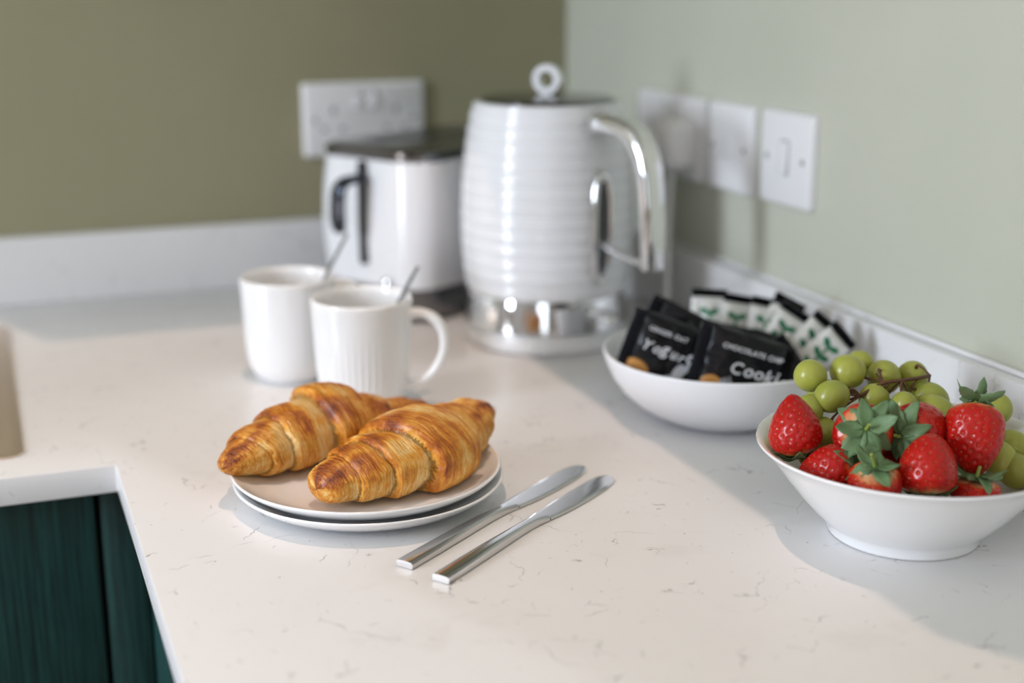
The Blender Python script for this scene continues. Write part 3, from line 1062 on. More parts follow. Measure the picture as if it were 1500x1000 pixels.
def spoon(label, tip, low):
    """handle end at tip, bowl end inside the mug at low"""
    t = thing('teaspoon', label, 'spoon', (0, 0, 0), 0, 'teaspoons in the mugs')
    tip, low = Vector(tip), Vector(low)
    ax = (tip - low).normalized()
    L_ = (tip - low).length
    side = ax.cross(Vector((0, 0, 1))).normalized()
    pts = [low + ax * (L_ * k / 12) for k in range(4, 13)]
    tube('handle', pts, [0.0017, 0.0016, 0.0018, 0.0022, 0.0027, 0.0032, 0.0034, 0.0026], M['spoon'], t, 10, 4, side, 2.5, 0.0009)
    nrm = side.cross(ax)
    vs, fs = [], []
    nu, nv = 12, 8
    L2 = L_ * 4.2 / 12
    for i in range(nu + 1):
        u = i / nu
        wv = 0.0115 * sin(pi * min(1, 0.06 + 0.94 * u ** 0.8)) ** 0.7 if 0 < i < nu else 0.0016
        for j in range(nv + 1):
            v = j / nv * 2 - 1
            dep = -0.005 * (1 - v * v) * sin(pi * u)
            vs.append(low + ax * (L2 * (1 - (1 - u)) * 1.0) + side * (wv * v) + nrm * dep)
    for i in range(nu):
        for j in range(nv):
            a = i * (nv + 1) + j
            fs.append((a, a + 1, a + nv + 2, a + nv + 1))
    b = mesh_obj('bowl', vs, fs, M['spoon'], t)
    sm = b.modifiers.new('thick', 'SOLIDIFY')
    sm.thickness = 0.0008
    return t


spoon('steel teaspoon leaning in the front mug with the loop handle', (0.3390, 1.1005, 0.1150), (0.272, 1.094, 0.012))
spoon('steel teaspoon leaning in the rear mug, before the toaster', (0.3046, 1.2060, 0.1270), (0.2345, 1.197, 0.012))

# ------------------------------------------------------------------ plates
PC = (0.234, 0.893)


def plate_dish(label, z, x, y, rot):
    prof = [(0.050, 0.0), (0.054, 0.0), (0.056, 0.0012), (0.072, 0.0028), (0.084, 0.0062), (0.0915, 0.0110), (0.0945, 0.0140), (0.0950, 0.0150), (0.0943, 0.0159), (0.0930, 0.0154), (0.088, 0.0116), (0.080, 0.0078), (0.068, 0.0052), (0.050, 0.0040), (0.02, 0.0038)]
    o = lathe('plate', prof, M['china'], None, 120, True, True, None, (x, y, z), 80)
    o.rotation_euler = (0, 0, rot)
    tag(o, label, 'plate', 'stacked side plates')
    return o


plate_dish('lower white side plate of the two stacked under the croissants', 0.0002, PC[0] + 0.001, PC[1] - 0.003, 0)
plate_dish('upper white side plate directly under the croissants', 0.0072, PC[0], PC[1], 1.0)


# ------------------------------------------------------------------ croissants
def croissant(label, ctrl, radii, bands, mat, seed, floor_z, squash=0.92, amp=0.10, pale=0.0):
    """ctrl: spine points from near tip to tail; bands: [(position 0..1, side)] side -1 lips face the near tip, +1 the tail"""
    NS, NP = 460, 240
    P = catmull(ctrl, 40)
    P = np.array([tuple(p) for p in P])
    dl = np.r_[0, np.cumsum(np.linalg.norm(np.diff(P, axis=0), axis=1))]
    Ltot = dl[-1]
    s = (1 - np.cos(np.linspace(0, pi, NS))) / 2 * 0.5 + np.linspace(0, 1, NS) * 0.5
    sp = np.stack([np.interp(s * Ltot, dl, P[:, k]) for k in range(3)], 1)
    tg = np.gradient(sp, axis=0)
    tg /= np.linalg.norm(tg, axis=1)[:, None]
    upv = np.array([0, 0, 1.0])
    side = np.cross(tg, upv)
    side /= np.linalg.norm(side, axis=1)[:, None]
    nup = np.cross(side, tg)
    rp, rv = zip(*radii)
    # smooth radius
    fine = np.linspace(0, 1, 400)
    rf = np.interp(fine, rp, rv)
    ker = np.hanning(31)
    ker /= ker.sum()
    rf = np.convolve(np.pad(rf, 15, 'edge'), ker, 'valid')
    cap = np.clip(np.minimum(fine / 0.035, (1 - fine) / 0.03), 0, 1)
    rf = rf * np.sqrt(1 - (1 - cap) ** 2)
    R0 = np.interp(s, fine, rf)
    ph = np.linspace(0, 2 * pi, NP, endpoint=False)
    S, PHI = np.meshgrid(s, ph, indexing='ij')
    cph, sph = np.cos(PHI), np.sin(PHI)
    q = np.stack([S * 5 + seed, cph * 0.9, sph * 0.9], -1).reshape(-1, 3)
    wob = (fbm(q + 3.7, 3).reshape(S.shape) - 0.5)
    wob2 = (fbm(q * 2.2 + 9.1, 3).reshape(S.shape) - 0.5)
    H = np.zeros_like(S)
    Tt = np.zeros_like(S)
    idx = np.zeros_like(S)
    Sx = S + 0.0
    left = sorted([b for b in bands if b[1] < 0])
    right = sorted([b for b in bands if b[1] > 0], reverse=True)
    mid = (left[-1][0] + right[-1][0]) / 2
    for lst, sgn in ((left, 1), (right, -1)):
        for k, b in enumerate(lst):
            p0, tilt, a_ = b[0], b[2], b[3]
            edge = p0 + tilt * cph + 0.05 * wob + 0.018 * wob2
            nxt = lst[k + 1][0] + lst[k + 1][2] * cph + 0.05 * wob + 0.018 * wob2 if k + 1 < len(lst) else None
            if nxt is None:
                nxt = mid + 0.0 * S + sgn * 0.03
            u = sgn * (S - edge)
            w = np.maximum(sgn * (nxt - edge), 0.01)
            t = u / w
            last = k + 1 == len(lst)
            ins = (t >= 0) & ((t < 1) if not last else (sgn * (mid - S) >= 0))
            tl = np.clip(t, 0, 1)
            rise = np.clip(u * Ltot / 0.0032, 0, 1)
            rise = np.sqrt(1 - (1 - rise) ** 2)
            fall = 1 - (0.0 if last else 0.95) * tl ** 1.6
            H = np.where(ins, a_ * rise * fall, H)
            Tt = np.where(ins, tl, Tt)
            idx = np.where(ins, (k + 1) * (1 if sgn > 0 else -1), idx)
            Sx = np.where(ins, p0 + (S - edge), Sx)
    # layers as fine ridges running round the roll
    lamq = np.stack([Sx * Ltot * 1000 * 0.55 + idx * 31 + seed, PHI * 0 + cph * 1.1, sph * 1.1], -1).reshape(-1, 3)
    lam = fbm(lamq, 3).reshape(S.shape) - 0.5
    lamq2 = lamq * np.array([0.42, 1.3, 1.3]) + 40
    lam2 = np.abs(fbm(lamq2, 2).reshape(S.shape) - 0.5) * 2
    # flaky steps: thin terraces whose edges run round the roll
    sw = Sx * Ltot * 1000 / 2.6 + 2.2 * wob + 1.4 * (fbm(q * 3.1 + 21, 2).reshape(S.shape) - 0.5) + idx * 0.37
    saw = sw - np.floor(sw)
    flake = (saw ** 1.5) * np.clip((fbm(q * 2.7 + 33, 2).reshape(S.shape) - 0.38) * 5, 0, 1)
    taper = np.clip(R0 / 0.02, 0.25, 1)[:, None]
    R = R0[:, None] * (1 + amp * H / 0.1 * 0.1 * 10 * 0.1 + 0.10 * wob) + H * 0.0064 * taper + lam * 0.0013 * taper - lam2 * 0.0012 * taper + flake * 0.0007 * taper
    R = np.maximum(R, 0.0008)
    pos = sp[:, None, :] + side[:, None, :] * (R * cph)[..., None] + nup[:, None, :] * (R * sph * squash)[..., None]
    zf = floor_z
    z = pos[..., 2]
    d = z - zf
    pos[..., 2] = zf + np.where(d > 0.006, d, 0.006 * np.exp(np.minimum((d - 0.006) / 0.006, 0)) - 0.0)
    blot = np.clip((fbm(q * 1.7 + 55, 3).reshape(S.shape) - 0.46) * 4.5, -0.6, 1)
    bake = 0.12 + 0.14 * np.clip(sph, -0.3, 1) + 0.20 * H * np.exp(-Tt * 2.5) - 0.20 * np.clip((Tt - 0.6) / 0.4, 0, 1) * (np.abs(idx) > 0) + 0.30 * lam + 0.22 * lam2 + 0.16 * flake + 0.36 * blot * np.clip(sph + 0.4, 0.15, 1)
    lastL = len(left)
    if pale:
        bake = bake - pale * np.clip((Tt - 0.50) / 0.14, 0, 1) * (idx == lastL - 1)
    endk = np.minimum(S, 1 - S)
    bake = bake + 0.14 * np.clip(1 - endk / 0.10, 0, 1)
    bake = np.clip(bake, 0, 1)
    V = pos.reshape(-1, 3)
    fs = []
    ii = np.arange(NS - 1)[:, None] * NP
    jj = np.arange(NP)[None, :]
    j2 = (jj + 1) % NP
    F = np.stack([ii + jj, ii + j2, ii + NP + j2, ii + NP + jj], -1).reshape(-1, 4)
    me = bpy.data.meshes.new('croissant')
    c0, c1 = len(V), len(V) + 1
    V = np.vstack([V, sp[0] - tg[0] * 0.0004, sp[-1] + tg[-1] * 0.0004])
    faces = F[:, ::-1].tolist()
    faces += [(c0, k, (k + 1) % NP) for k in range(NP)]
    b0 = (NS - 1) * NP
    faces += [(c1, b0 + (k + 1) % NP, b0 + k) for k in range(NP)]
    me.from_pydata(V.tolist(), [], faces)
    at = me.attributes.new('bake', 'FLOAT', 'POINT')
    at.data.foreach_set('value', np.r_[bake.ravel(), 0.6, 0.6].astype(np.float32))
    lv = np.stack([(Sx * Ltot * 1000 + idx * 53), PHI * 0 + cph * 25 + 25 * sph * 0.3, sph * 25], -1).reshape(-1, 3)
    lv = np.stack([(Sx * Ltot * 1000 + idx * 53).ravel(), np.minimum(PHI, 2 * pi - PHI).ravel() * 28, idx.ravel() * 7], 1)
    at = me.attributes.new('lam', 'FLOAT_VECTOR', 'POINT')
    at.data.foreach_set('vector', np.vstack([lv, [0, 0, 0], [0, 0, 0]]).astype(np.float32).ravel())
    bm = bmesh.new()
    bm.from_mesh(me)
    bmesh.ops.recalc_face_normals(bm, faces=bm.faces)
    bm.to_mesh(me)
    bm.free()
    o = finish('croissant', me, mat)
    tag(o, label, 'croissant', 'croissants on the plate')
    return o


PZ = 0.0122   # plate well height
croissant('golden flaky croissant at the back left of the plate, tip over the rim',
          [(0.134, 0.899, 0.0290), (0.157, 0.918, 0.0300), (0.187, 0.937, 0.0320), (0.216, 0.953, 0.0330), (0.247, 0.963, 0.0315), (0.277, 0.971, 0.0295), (0.307, 0.979, 0.0310)],
          [(0, 0.006), (0.06, 0.0125), (0.20, 0.0225), (0.38, 0.0280), (0.53, 0.0310), (0.64, 0.0255), (0.78, 0.0165), (0.93, 0.0115), (1, 0.0060)],
          [(0.14, -1, 0.01, 0.45), (0.28, -1, -0.03, 0.7), (0.47, -1, -0.03, 1.25), (0.64, 1, 0.02, 1.3), (0.78, 1, 0.01, 0.7), (0.90, 1, 0.01, 0.5)], M['crust1'], 1.7, PZ, squash=0.74, pale=0.45)
croissant('golden flaky croissant at the front right of the plate, with cracked glossy crown',
          [(0.186, 0.842, 0.0275), (0.204, 0.851, 0.0285), (0.226, 0.858, 0.0305), (0.252, 0.867, 0.0320), (0.281, 0.886, 0.0325), (0.308, 0.909, 0.0345), (0.338, 0.933, 0.0390)],
          [(0, 0.012), (0.05, 0.0175), (0.2, 0.0245), (0.38, 0.0295), (0.52, 0.0305), (0.66, 0.0275), (0.80, 0.0225), (0.93, 0.0160), (1, 0.0100)],
          [(0.13, -1, 0.0, 0.5), (0.24, -1, 0.02, 0.7), (0.36, -1, 0.03, 1.3), (0.63, 1, -0.02, 1.2), (0.78, 1, 0.0, 0.6), (0.90, 1, 0.0, 0.5)], M['crust2'], 6.2, PZ, squash=0.73, pale=0.15)


# ------------------------------------------------------------------ knives
def knife(label, tail, tip):
    tail, tip = Vector((*tail, 0)), Vector((*tip, 0))
    t = thing('table_knife', label, 'knife', (tail.x, tail.y, 0.0002), atan2(tip.y - tail.y, tip.x - tail.x), 'table knives')
    L_ = (tip - tail).length
    k = L_ / 0.217
    # stations: u, +y side, -y side, thickness
    H_ = [(0.0, 0.0062, 0.0062, 0.0046), (0.006, 0.0063, 0.0063, 0.0047), (0.03, 0.0060, 0.0060, 0.0050), (0.06, 0.0052, 0.0052, 0.0054), (0.085, 0.0044, 0.0044, 0.0054), (0.1, 0.0043, 0.0043, 0.0050), (0.112, 0.0052, 0.0052, 0.0042), (0.1205, 0.0068, 0.0066, 0.0032)]

    def body(st, name, flat):
        us = [a[0] for a in st]
        n = 48
        uu = np.linspace(us[0], us[-1], n)
        cols = [np.interp(uu, us, [a[i] for a in st]) for i in (1, 2, 3)]
        ker = np.array([1, 2, 3, 2, 1]) / 9.0
        cols = [np.convolve(np.pad(c, 2, 'edge'), ker, 'valid') for c in cols]
        vs, fs = [], []
        m = 14
        for i in range(n):
            yp, ym, th = cols[0][i], cols[1][i], cols[2][i]
            ring = []
            e = flat
            for v, z in ((-1, 0.25), (-0.96, 0.02), (-0.8, 0), (0.8, 0), (0.96, 0.02), (1, 0.25), (1, 0.62), (0.94, 0.86), (0.72, 0.965), (0.35, 1.0), (-0.35, 1.0), (-0.72, 0.965), (-0.94, 0.86), (-1, 0.62)):
                y = v * (yp if v > 0 else ym)
                if e and z >= 0.62:
                    z = 0.62 + (z - 0.62) * e
                ring.append((uu[i] * k, y, z * th))
            vs += ring
        for i in range(n - 1):
            for j in range(m):
                fs.append((i * m + j, i * m + (j + 1) % m, (i + 1) * m + (j + 1) % m, (i + 1) * m + j))
        fs.append(tuple(range(m))[::-1])
        fs.append(tuple((n - 1) * m + j for j in range(m)))
        bm = bmesh.new()
        bv = [bm.verts.new(v) for v in vs]
        for f in fs:
            bm.faces.new([bv[i] for i in f])
        return bm_obj(name, bm, M['cutlery'], t, True, 38)
    body(H_, 'handle', 1.0)
    B_ = [(0.1212, 0.0070, 0.0066, 0.0026), (0.128, 0.0076, 0.0076, 0.0024), (0.14, 0.0080, 0.0092, 0.0022), (0.16, 0.0082, 0.0104, 0.0020), (0.18, 0.0082, 0.0108, 0.0018), (0.195, 0.0081, 0.0104, 0.0016), (0.206, 0.0077, 0.0090, 0.0014), (0.2125, 0.0068, 0.0068, 0.0013), (0.2155, 0.0050, 0.0046, 0.0012), (0.217, 0.0022, 0.0018, 0.0011)]
    body(B_, 'blade', 0.6)
    return t


knife('steel table knife nearer the plate', (0.2215, 0.7600), (0.3975, 0.8851))
knife('steel table knife further from the plate, front of the pair', (0.2360, 0.7320), (0.4075, 0.8582))

# ------------------------------------------------------------------ bowls
BF = (0.5464, 0.6967)
BS = (0.5560, 0.9573)
prof = [(0.044, 0.0020), (0.0455, 0.0), (0.0485, 0.0), (0.0495, 0.0020), (0.0500, 0.0060), (0.0530, 0.0095), (0.0610, 0.0170), (0.0700, 0.0270), (0.0800, 0.0395), (0.0890, 0.0515), (0.0945, 0.0578), (0.0975, 0.0600), (0.0988, 0.0612), (0.0985, 0.0626), (0.0965, 0.0622), (0.0925, 0.0592), (0.0860, 0.0520), (0.0765, 0.0395), (0.0660, 0.0270), (0.0560, 0.0175), (0.0450, 0.0110), (0.030, 0.0080), (0.012, 0.0070)]
o = lathe('fruit_bowl', prof, M['china'], None, 120, True, True, None, (BF[0], BF[1], 0.0002), 70)
tag(o, 'white footed flared bowl full of strawberries and grapes', 'bowl')
prof = [(0.040, 0.0015), (0.043, 0.0), (0.047, 0.0), (0.0500, 0.0020), (0.0600, 0.0065), (0.0720, 0.0140), (0.0825, 0.0235), (0.0905, 0.0345), (0.0960, 0.0465), (0.0985, 0.0545), (0.0988, 0.0562), (0.0975, 0.0570), (0.0958, 0.0560), (0.0925, 0.0465), (0.0865, 0.0345), (0.0775, 0.0235), (0.0660, 0.0150), (0.0500, 0.0090), (0.030, 0.0065), (0.012, 0.0060)]
o = lathe('snack_bowl', prof, M['china_grey'], None, 120, True, True, None, (BS[0], BS[1], 0.0002), 70)
tag(o, 'white rounded bowl holding black biscuit packs and white sachets', 'bowl')


# ------------------------------------------------------------------ strawberries
def make_sepal(seed, L_=0.017, w=0.0050, curl=0.4):
    r = random.Random(seed)
    nu, nv = 9, 4
    vs, fs = [], []
    for i in range(nu + 1):
        u = i / nu
        wv = w * (sin(pi * u ** 0.75) ** 0.8) * (1 - 0.25 * u) + 0.0006 if i < nu else 0.0002
        ang = curl * u * 1.6 - 0.15
        x = L_ * u * cos(ang * 0.5)
        z = L_ * u * sin(ang) * 0.8
        for j in range(nv + 1):
            v = j / nv * 2 - 1
            jag = 1 + 0.10 * sin(u * 22 + seed) if abs(v) == 1 else 1
            vs.append((x, wv * v * jag, z + 0.0012 * abs(v) * sin(pi * u) + 0.0006 * sin(u * 7 + seed * 1.3) * v))
    for i in range(nu):
        for j in range(nv):
            a = i * (nv + 1) + j
            fs.append((a, a + nv + 1, a + nv + 2, a + 1))
    # thickness
    n = len(vs)
    vs2 = vs + [(x, y, z - 0.00035) for x, y, z in vs]
    f2 = fs + [tuple(k + n for k in f[::-1]) for f in fs]
    rim = [i * (nv + 1) for i in range(nu + 1)] + [nu * (nv + 1) + j for j in range(1, nv + 1)] + [i * (nv + 1) + nv for i in range(nu - 1, -1, -1)] + [j for j in range(nv - 1, 0, -1)]
    for a, b in zip(rim, rim[1:] + rim[:1]):
        f2.append((b, a, a + n, b + n))
    me = bpy.data.meshes.new('sepal')
    me.from_pydata(vs2, [], f2)
    me.materials.append(M['sepal'])
    me.shade_smooth()
    return me


SEPALS = [make_sepal(k, 0.0165 + 0.0012 * (k % 3), 0.0044 + 0.0005 * (k % 2), cu) for k, cu in enumerate((-0.55, -0.25, 0.15, 0.45, 0.8))]


def berry_mesh(seed, L_, R_, shape):
    r = random.Random(seed)
    NU, NV = 120, 132
    u = np.linspace(0, 1, NU)
    # u = 0 calyx end, 1 tip
    tt = [0, 0.02, 0.06, 0.14, 0.26, 0.40, 0.56, 0.72, 0.86, 0.95, 0.985, 1.0]
    rr = dict(cone=[0, 0.30, 0.60, 0.86, 0.99, 1.0, 0.90, 0.70, 0.45, 0.25, 0.13, 0],
              plump=[0, 0.34, 0.66, 0.90, 1.0, 0.99, 0.93, 0.78, 0.55, 0.33, 0.18, 0],
              wide=[0, 0.36, 0.70, 0.94, 1.0, 0.98, 0.92, 0.82, 0.64, 0.42, 0.25, 0])[shape]
    # parametrise by arc so the ends stay smooth
    fine = np.linspace(0, 1, 2000)
    rf = np.interp(fine, tt, rr)
    k = np.hanning(121)
    k /= k.sum()
    rf2 = np.convolve(np.pad(rf, 60, 'reflect', reflect_type='odd'), k, 'valid')
    rf2 = np.maximum(rf2, 0) * R_
    rf2[0] = rf2[-1] = 0
    rf2 = rf2 * np.minimum(1, np.sqrt(np.minimum(fine, 1 - fine) / 0.02 + 1e-9))
    al = np.r_[0, np.cumsum(np.hypot(np.diff(fine * L_), np.diff(rf2)))]
    al /= al[-1]
    f_u = np.interp(u, al, fine)
    rad = np.interp(f_u, fine, rf2)
    ph = np.linspace(0, 2 * pi, NV, endpoint=False)
    U, PH = np.meshgrid(f_u, ph, indexing='ij')
    RR = np.repeat(rad[:, None], NV, 1)
    lump = 1 + 0.05 * np.cos(2 * PH + r.random() * 6) * np.sin(pi * U) + 0.035 * np.cos(3 * PH + r.random() * 6) * np.sin(pi * U)
    RR = RR * lump
    X, Y, Z = RR * np.cos(PH), RR * np.sin(PH), (1 - U) * L_
    bend = 0.06 * L_ * (U ** 2)
    X = X + bend
    # seeds on a spiral over the surface
    seeds = []
    nS = int(150 * (L_ / 0.042) * (R_ / 0.0175))
    # area-weighted placement along the profile
    A = np.cumsum(rad + 1e-5)
    A /= A[-1]
    for i in range(nS):
        q = 0.075 + 0.915 * (i + 0.5) / nS
        iu = float(np.interp(q, A, np.arange(NU)))
        a = (i * 2.399963 + r.uniform(-0.12, 0.12)) % (2 * pi)
        seeds.append((iu, a))
    dU = al[-1]
    P = np.stack([X, Y, Z], -1)
    # normals by finite difference
    du = np.gradient(P, axis=0)
    dv = (np.roll(P, -1, 1) - np.roll(P, 1, 1)) / 2
    Nn = np.cross(dv, du)
    Nn /= (np.linalg.norm(Nn, axis=2, keepdims=True) + 1e-12)
    cen = np.array([bend.mean(), 0, L_ * 0.5])
    sgn = np.sign(np.sum(Nn * (P - cen), axis=2, keepdims=True))
    sgn[sgn == 0] = 1
    Nn = Nn * sgn
    disp = np.zeros_like(U)
    sv, sf = [], []
    for iu, a in seeds:
        i0 = int(round(iu))
        j0 = int(round(a / (2 * pi) * NV)) % NV
        c = P[i0, j0]
        lo, hi = max(0, i0 - 9), min(NU, i0 + 10)
        d2 = np.sum((P[lo:hi] - c) ** 2, axis=2)
        disp[lo:hi] -= 0.00085 * np.exp(-d2 / (2 * 0.00088 ** 2))
        # seed body: little pointed ellipsoid in the dimple
        n = Nn[i0, j0]
        tu = du[i0, j0] / (np.linalg.norm(du[i0, j0]) + 1e-9)
        tv = np.cross(n, tu)
        base = len(sv)
        cc = c - n * 0.00058
        for p_ in (cc + tu * 0.00072, cc + tv * 0.00042, cc - tu * 0.00072, cc - tv * 0.00042, cc + n * 0.00035, cc - n * 0.0003):
            sv.append(tuple(p_))
        for f in ((0, 1, 4), (1, 2, 4), (2, 3, 4), (3, 0, 4), (1, 0, 5), (2, 1, 5), (3, 2, 5), (0, 3, 5)):
            sf.append(tuple(base + k_ for k_ in f))
    P = P + Nn * disp[..., None]
    V = P.reshape(-1, 3)
    ii = np.arange(NU - 1)[:, None] * NV
    jj = np.arange(NV)[None, :]
    F = np.stack([ii + jj, ii + (jj + 1) % NV, ii + NV + (jj + 1) % NV, ii + NV + jj], -1).reshape(-1, 4)
    me = bpy.data.meshes.new('fruit')
    me.from_pydata(V.tolist(), [], F[:, ::-1].tolist())
    at = me.attributes.new('ripe', 'FLOAT', 'POINT')
    at.data.foreach_set('value', U.ravel().astype(np.float32))
    bm = bmesh.new()
    bm.from_mesh(me)
    bmesh.ops.remove_doubles(bm, verts=bm.verts, dist=1e-6)
    bmesh.ops.recalc_face_normals(bm, faces=bm.faces)
    bm.to_mesh(me)
    bm.free()
    me.materials.append(M['straw'])
    me.shade_smooth()
    ms = bpy.data.meshes.new('seeds')
    ms.from_pydata(sv, [], sf)
    ms.materials.append(M['seed'])
    ms.shade_smooth()
    return me, ms


def strawberry(label, cal, tip, R_, shape, seed, nsep=8, curls=(0, 1, 2, 3), stem=None, roll=0.0, scale=1.0):
    """cal: centre of the calyx end, tip: the pointed end (world)"""
    cal, tip = Vector(cal), Vector(tip)
    L_ = (cal - tip).length
    ax = (cal - tip).normalized()           # local +z points to the calyx
    t = thing('strawberry', label, 'strawberry', (0, 0, 0), 0, 'strawberries in the fruit bowl')
    q = Vector((0, 0, 1)).rotation_difference(ax)
    t.rotation_mode = 'QUATERNION'
    t.rotation_quaternion = q @ Matrix.Rotation(roll, 3, 'Z').to_quaternion()
    t.location = tip
    me, ms = berry_mesh(seed, L_, R_, shape)
    b = bpy.data.objects.new('fruit', me)
    C.objects.link(b)
    b.parent = t
    s = bpy.data.objects.new('seeds', ms)
    C.objects.link(s)
    s.parent = t
    s['kind'] = 'stuff'
    r = random.Random(seed + 50)
    for k in range(nsep):
        a = 2 * pi * (k + r.uniform(-0.22, 0.22)) / nsep
        o = bpy.data.objects.new('sepal', SEPALS[curls[k % len(curls)]])
        C.objects.link(o)
        o.parent = t
        o.location = (0.0012 * cos(a), 0.0012 * sin(a), L_ + 0.0004 + 0.0003 * k)
        o.rotation_euler = (r.uniform(-0.3, 0.3), r.uniform(-0.15, 0.15), a)
        sc_ = r.uniform(0.82, 1.12) * scale
        o.scale = (sc_, sc_, sc_)
    st = stem or [(0, 0, L_ - 0.001), (0.0005, 0.0005, L_ + 0.004), (0.002, 0.001, L_ + 0.008)]
    tube('stem', st, [0.0016, 0.0012, 0.0010], M['fresh_stem'], t, 8, 5, Vector((0, 1, 0)) if abs(ax.y) < 2 else Vector((1, 0, 0)))
    return t


strawberry('tall strawberry standing tip up at the left edge of the bowl', (0.4752, 0.7150, 0.0560), (0.4713, 0.7272, 0.0945), 0.0182, 'cone', 11, 7, (1, 0, 1, 1), roll=1.0)
strawberry('strawberry lying sideways behind the bowl rim, tip pointing left', (0.4925, 0.6800, 0.0575), (0.4655, 0.7025, 0.0525), 0.0155, 'cone', 12, 6, (1, 0, 2, 0))
strawberry('strawberry facing the camera with its star of leaves, middle of the pile', (0.5005, 0.6815, 0.0815), (0.5160, 0.7150, 0.0640), 0.0185, 'wide', 13, 8, (2, 1, 1, 3), roll=0.5, scale=1.25)
strawberry('strawberry with pale green leafy cap turned left, centre right of the pile', (0.5255, 0.6780, 0.0750), (0.5640, 0.6930, 0.0730), 0.0185, 'plump', 14, 8, (1, 2, 0, 1), roll=0.2, scale=1.15)
strawberry('strawberry with leaves and long stem on top, low at the front rim', (0.4925, 0.6585, 0.0650), (0.4985, 0.6660, 0.0310), 0.0172, 'wide', 15, 7, (2, 3, 1, 3), roll=0.9,
           stem=[(0, 0, 0.033), (-0.001, 0.001, 0.040), (-0.004, 0.003, 0.048)])
strawberry('large plump strawberry standing tip up at the front centre', (0.5245, 0.6470, 0.0470), (0.5285, 0.6590, 0.0830), 0.0185, 'plump', 16, 6, (1, 0, 1))
strawberry('large strawberry at the right, hanging tip down with dark leaves on top', (0.5735, 0.6700, 0.0940), (0.5590, 0.6510, 0.0540), 0.0180, 'plump', 17, 8, (4, 3, 1, 4, 2), roll=0.4)
strawberry('half hidden strawberry low at the right of the front rim', (0.5580, 0.6440, 0.0540), (0.5560, 0.6430, 0.0290), 0.0150, 'wide', 18, 7, (2, 1, 3, 2))
strawberry('strawberry buried beneath the leafy strawberries in the middle of the bowl', (0.512, 0.704, 0.046), (0.546, 0.698, 0.046), 0.0155, 'plump', 30, 4, (2, 1))
strawberry('strawberry buried under the green grapes at the back of the bowl', (0.525, 0.732, 0.044), (0.557, 0.742, 0.036), 0.0150, 'plump', 31, 4, (2, 1))


# ------------------------------------------------------------------ grapes
def grape_mesh(seed):
    r = random.Random(seed)
    vs, fs = [], []
    bm = bmesh.new()
    bmesh.ops.create_uvsphere(bm, u_segments=40, v_segments=24, radius=1.0)
    for v in bm.verts:
        k = 1 - 0.03 * v.co.z
        v.co.x *= k
        v.co.y *= k
        if v.co.z > 0.93:
            v.co.z -= (v.co.z - 0.93) * 0.9
    me = bpy.data.meshes.new('grape')
    bm.to_mesh(me)
    bm.free()
    me.materials.append(M['grape'])
    me.shade_smooth()
    return me


GM = grape_mesh(1)


def bunch(label, grapes, hub, stem_pts):
    t = thing('grape_bunch', label, 'grapes', hub, 0, 'green grapes')
    H = Vector(hub)
    parts = []
    for (x, y, z, r_, el, ax) in grapes:
        o = bpy.data.objects.new('grape', GM)
        C.objects.link(o)
        o.parent = t
        c = Vector((x, y, z))
        o.location = c - H
        A = Vector(ax).normalized()
        o.rotation_mode = 'QUATERNION'
        o.rotation_quaternion = Vector((0, 0, 1)).rotation_difference(A)
        o.scale = (r_, r_, r_ * el)
        a = c + A * (r_ * el * 0.92) - H
        mid = a + A * 0.004
        near = min(stem_pts, key=lambda s: (Vector(s) - H - a).length)
        nb = Vector(near) - H
        P = catmull([a, mid, (mid + nb) / 2 + Vector((0, 0, 0.001)), nb], 4)
        n_ = len(P)
        parts.append(sweep_vf(P, interp([0.0013, 0.0008, 0.0007, 0.0009], n_), interp([0.0013, 0.0008, 0.0007, 0.0009], n_), Vector((0.3, 0.5, 0.8)), 6))
    P = catmull([Vector(s) - H for s in stem_pts], 5)
    parts.append(sweep_vf(P, [0.0013] * len(P), [0.0013] * len(P), Vector((0.2, 0.3, 0.9)), 8))
    V, F = merge(parts)
    mesh_obj('stalk', V, F, M['brown_stem'], t)
    return t


STEM1 = [(0.535, 0.738, 0.083), (0.553, 0.738, 0.090), (0.566, 0.735, 0.0915), (0.582, 0.737, 0.091), (0.594, 0.742, 0.090)]
bunch('bunch of green grapes heaped along the back left of the fruit bowl',
      [(0.5149, 0.7675, 0.0912, 0.0112, 1.02, (0.5, -0.6, -0.3)), (0.5419, 0.7630, 0.0925, 0.0118, 1.06, (0.6, -0.5, -0.2)),
       (0.5170, 0.7440, 0.0832, 0.0110, 1.12, (0.8, -0.1, 0.2)), (0.5010, 0.7480, 0.0730, 0.0105, 1.2, (0.5, 0.1, 0.6)),
       (0.5480, 0.7400, 0.0795, 0.0100, 1.05, (0.5, -0.2, 0.6)), (0.5710, 0.7620, 0.0860, 0.0118, 1.2, (-0.5, -0.4, 0.4)),
       (0.5950, 0.7620, 0.0835, 0.0110, 1.15, (-0.2, -0.5, 0.6)), (0.5660, 0.7830, 0.0900, 0.0098, 1.1, (0, -1, 0)),
       (0.5905, 0.7350, 0.0760, 0.0110, 1.25, (-0.8, 0.2, 0.5)), (0.5820, 0.7190, 0.0725, 0.0112, 1.3, (-0.7, 0.5, 0.4)),
       (0.5600, 0.7230, 0.0790, 0.0085, 1.05, (0.2, 0.6, 0.6)), (0.5350, 0.7800, 0.0720, 0.0110, 1.1, (0.3, -0.6, 0.6)),
       (0.5700, 0.7600, 0.0600, 0.0115, 1.1, (0, -0.3, 0.9)), (0.6050, 0.7420, 0.0610, 0.0110, 1.1, (-0.7, 0, 0.6)),
       (0.5085, 0.7400, 0.0590, 0.0108, 1.1, (0.6, 0, 0.8)), (0.5000, 0.7610, 0.0560, 0.0105, 1.1, (0.7, -0.2, 0.7))],
      (0.560, 0.745, 0.060), STEM1)
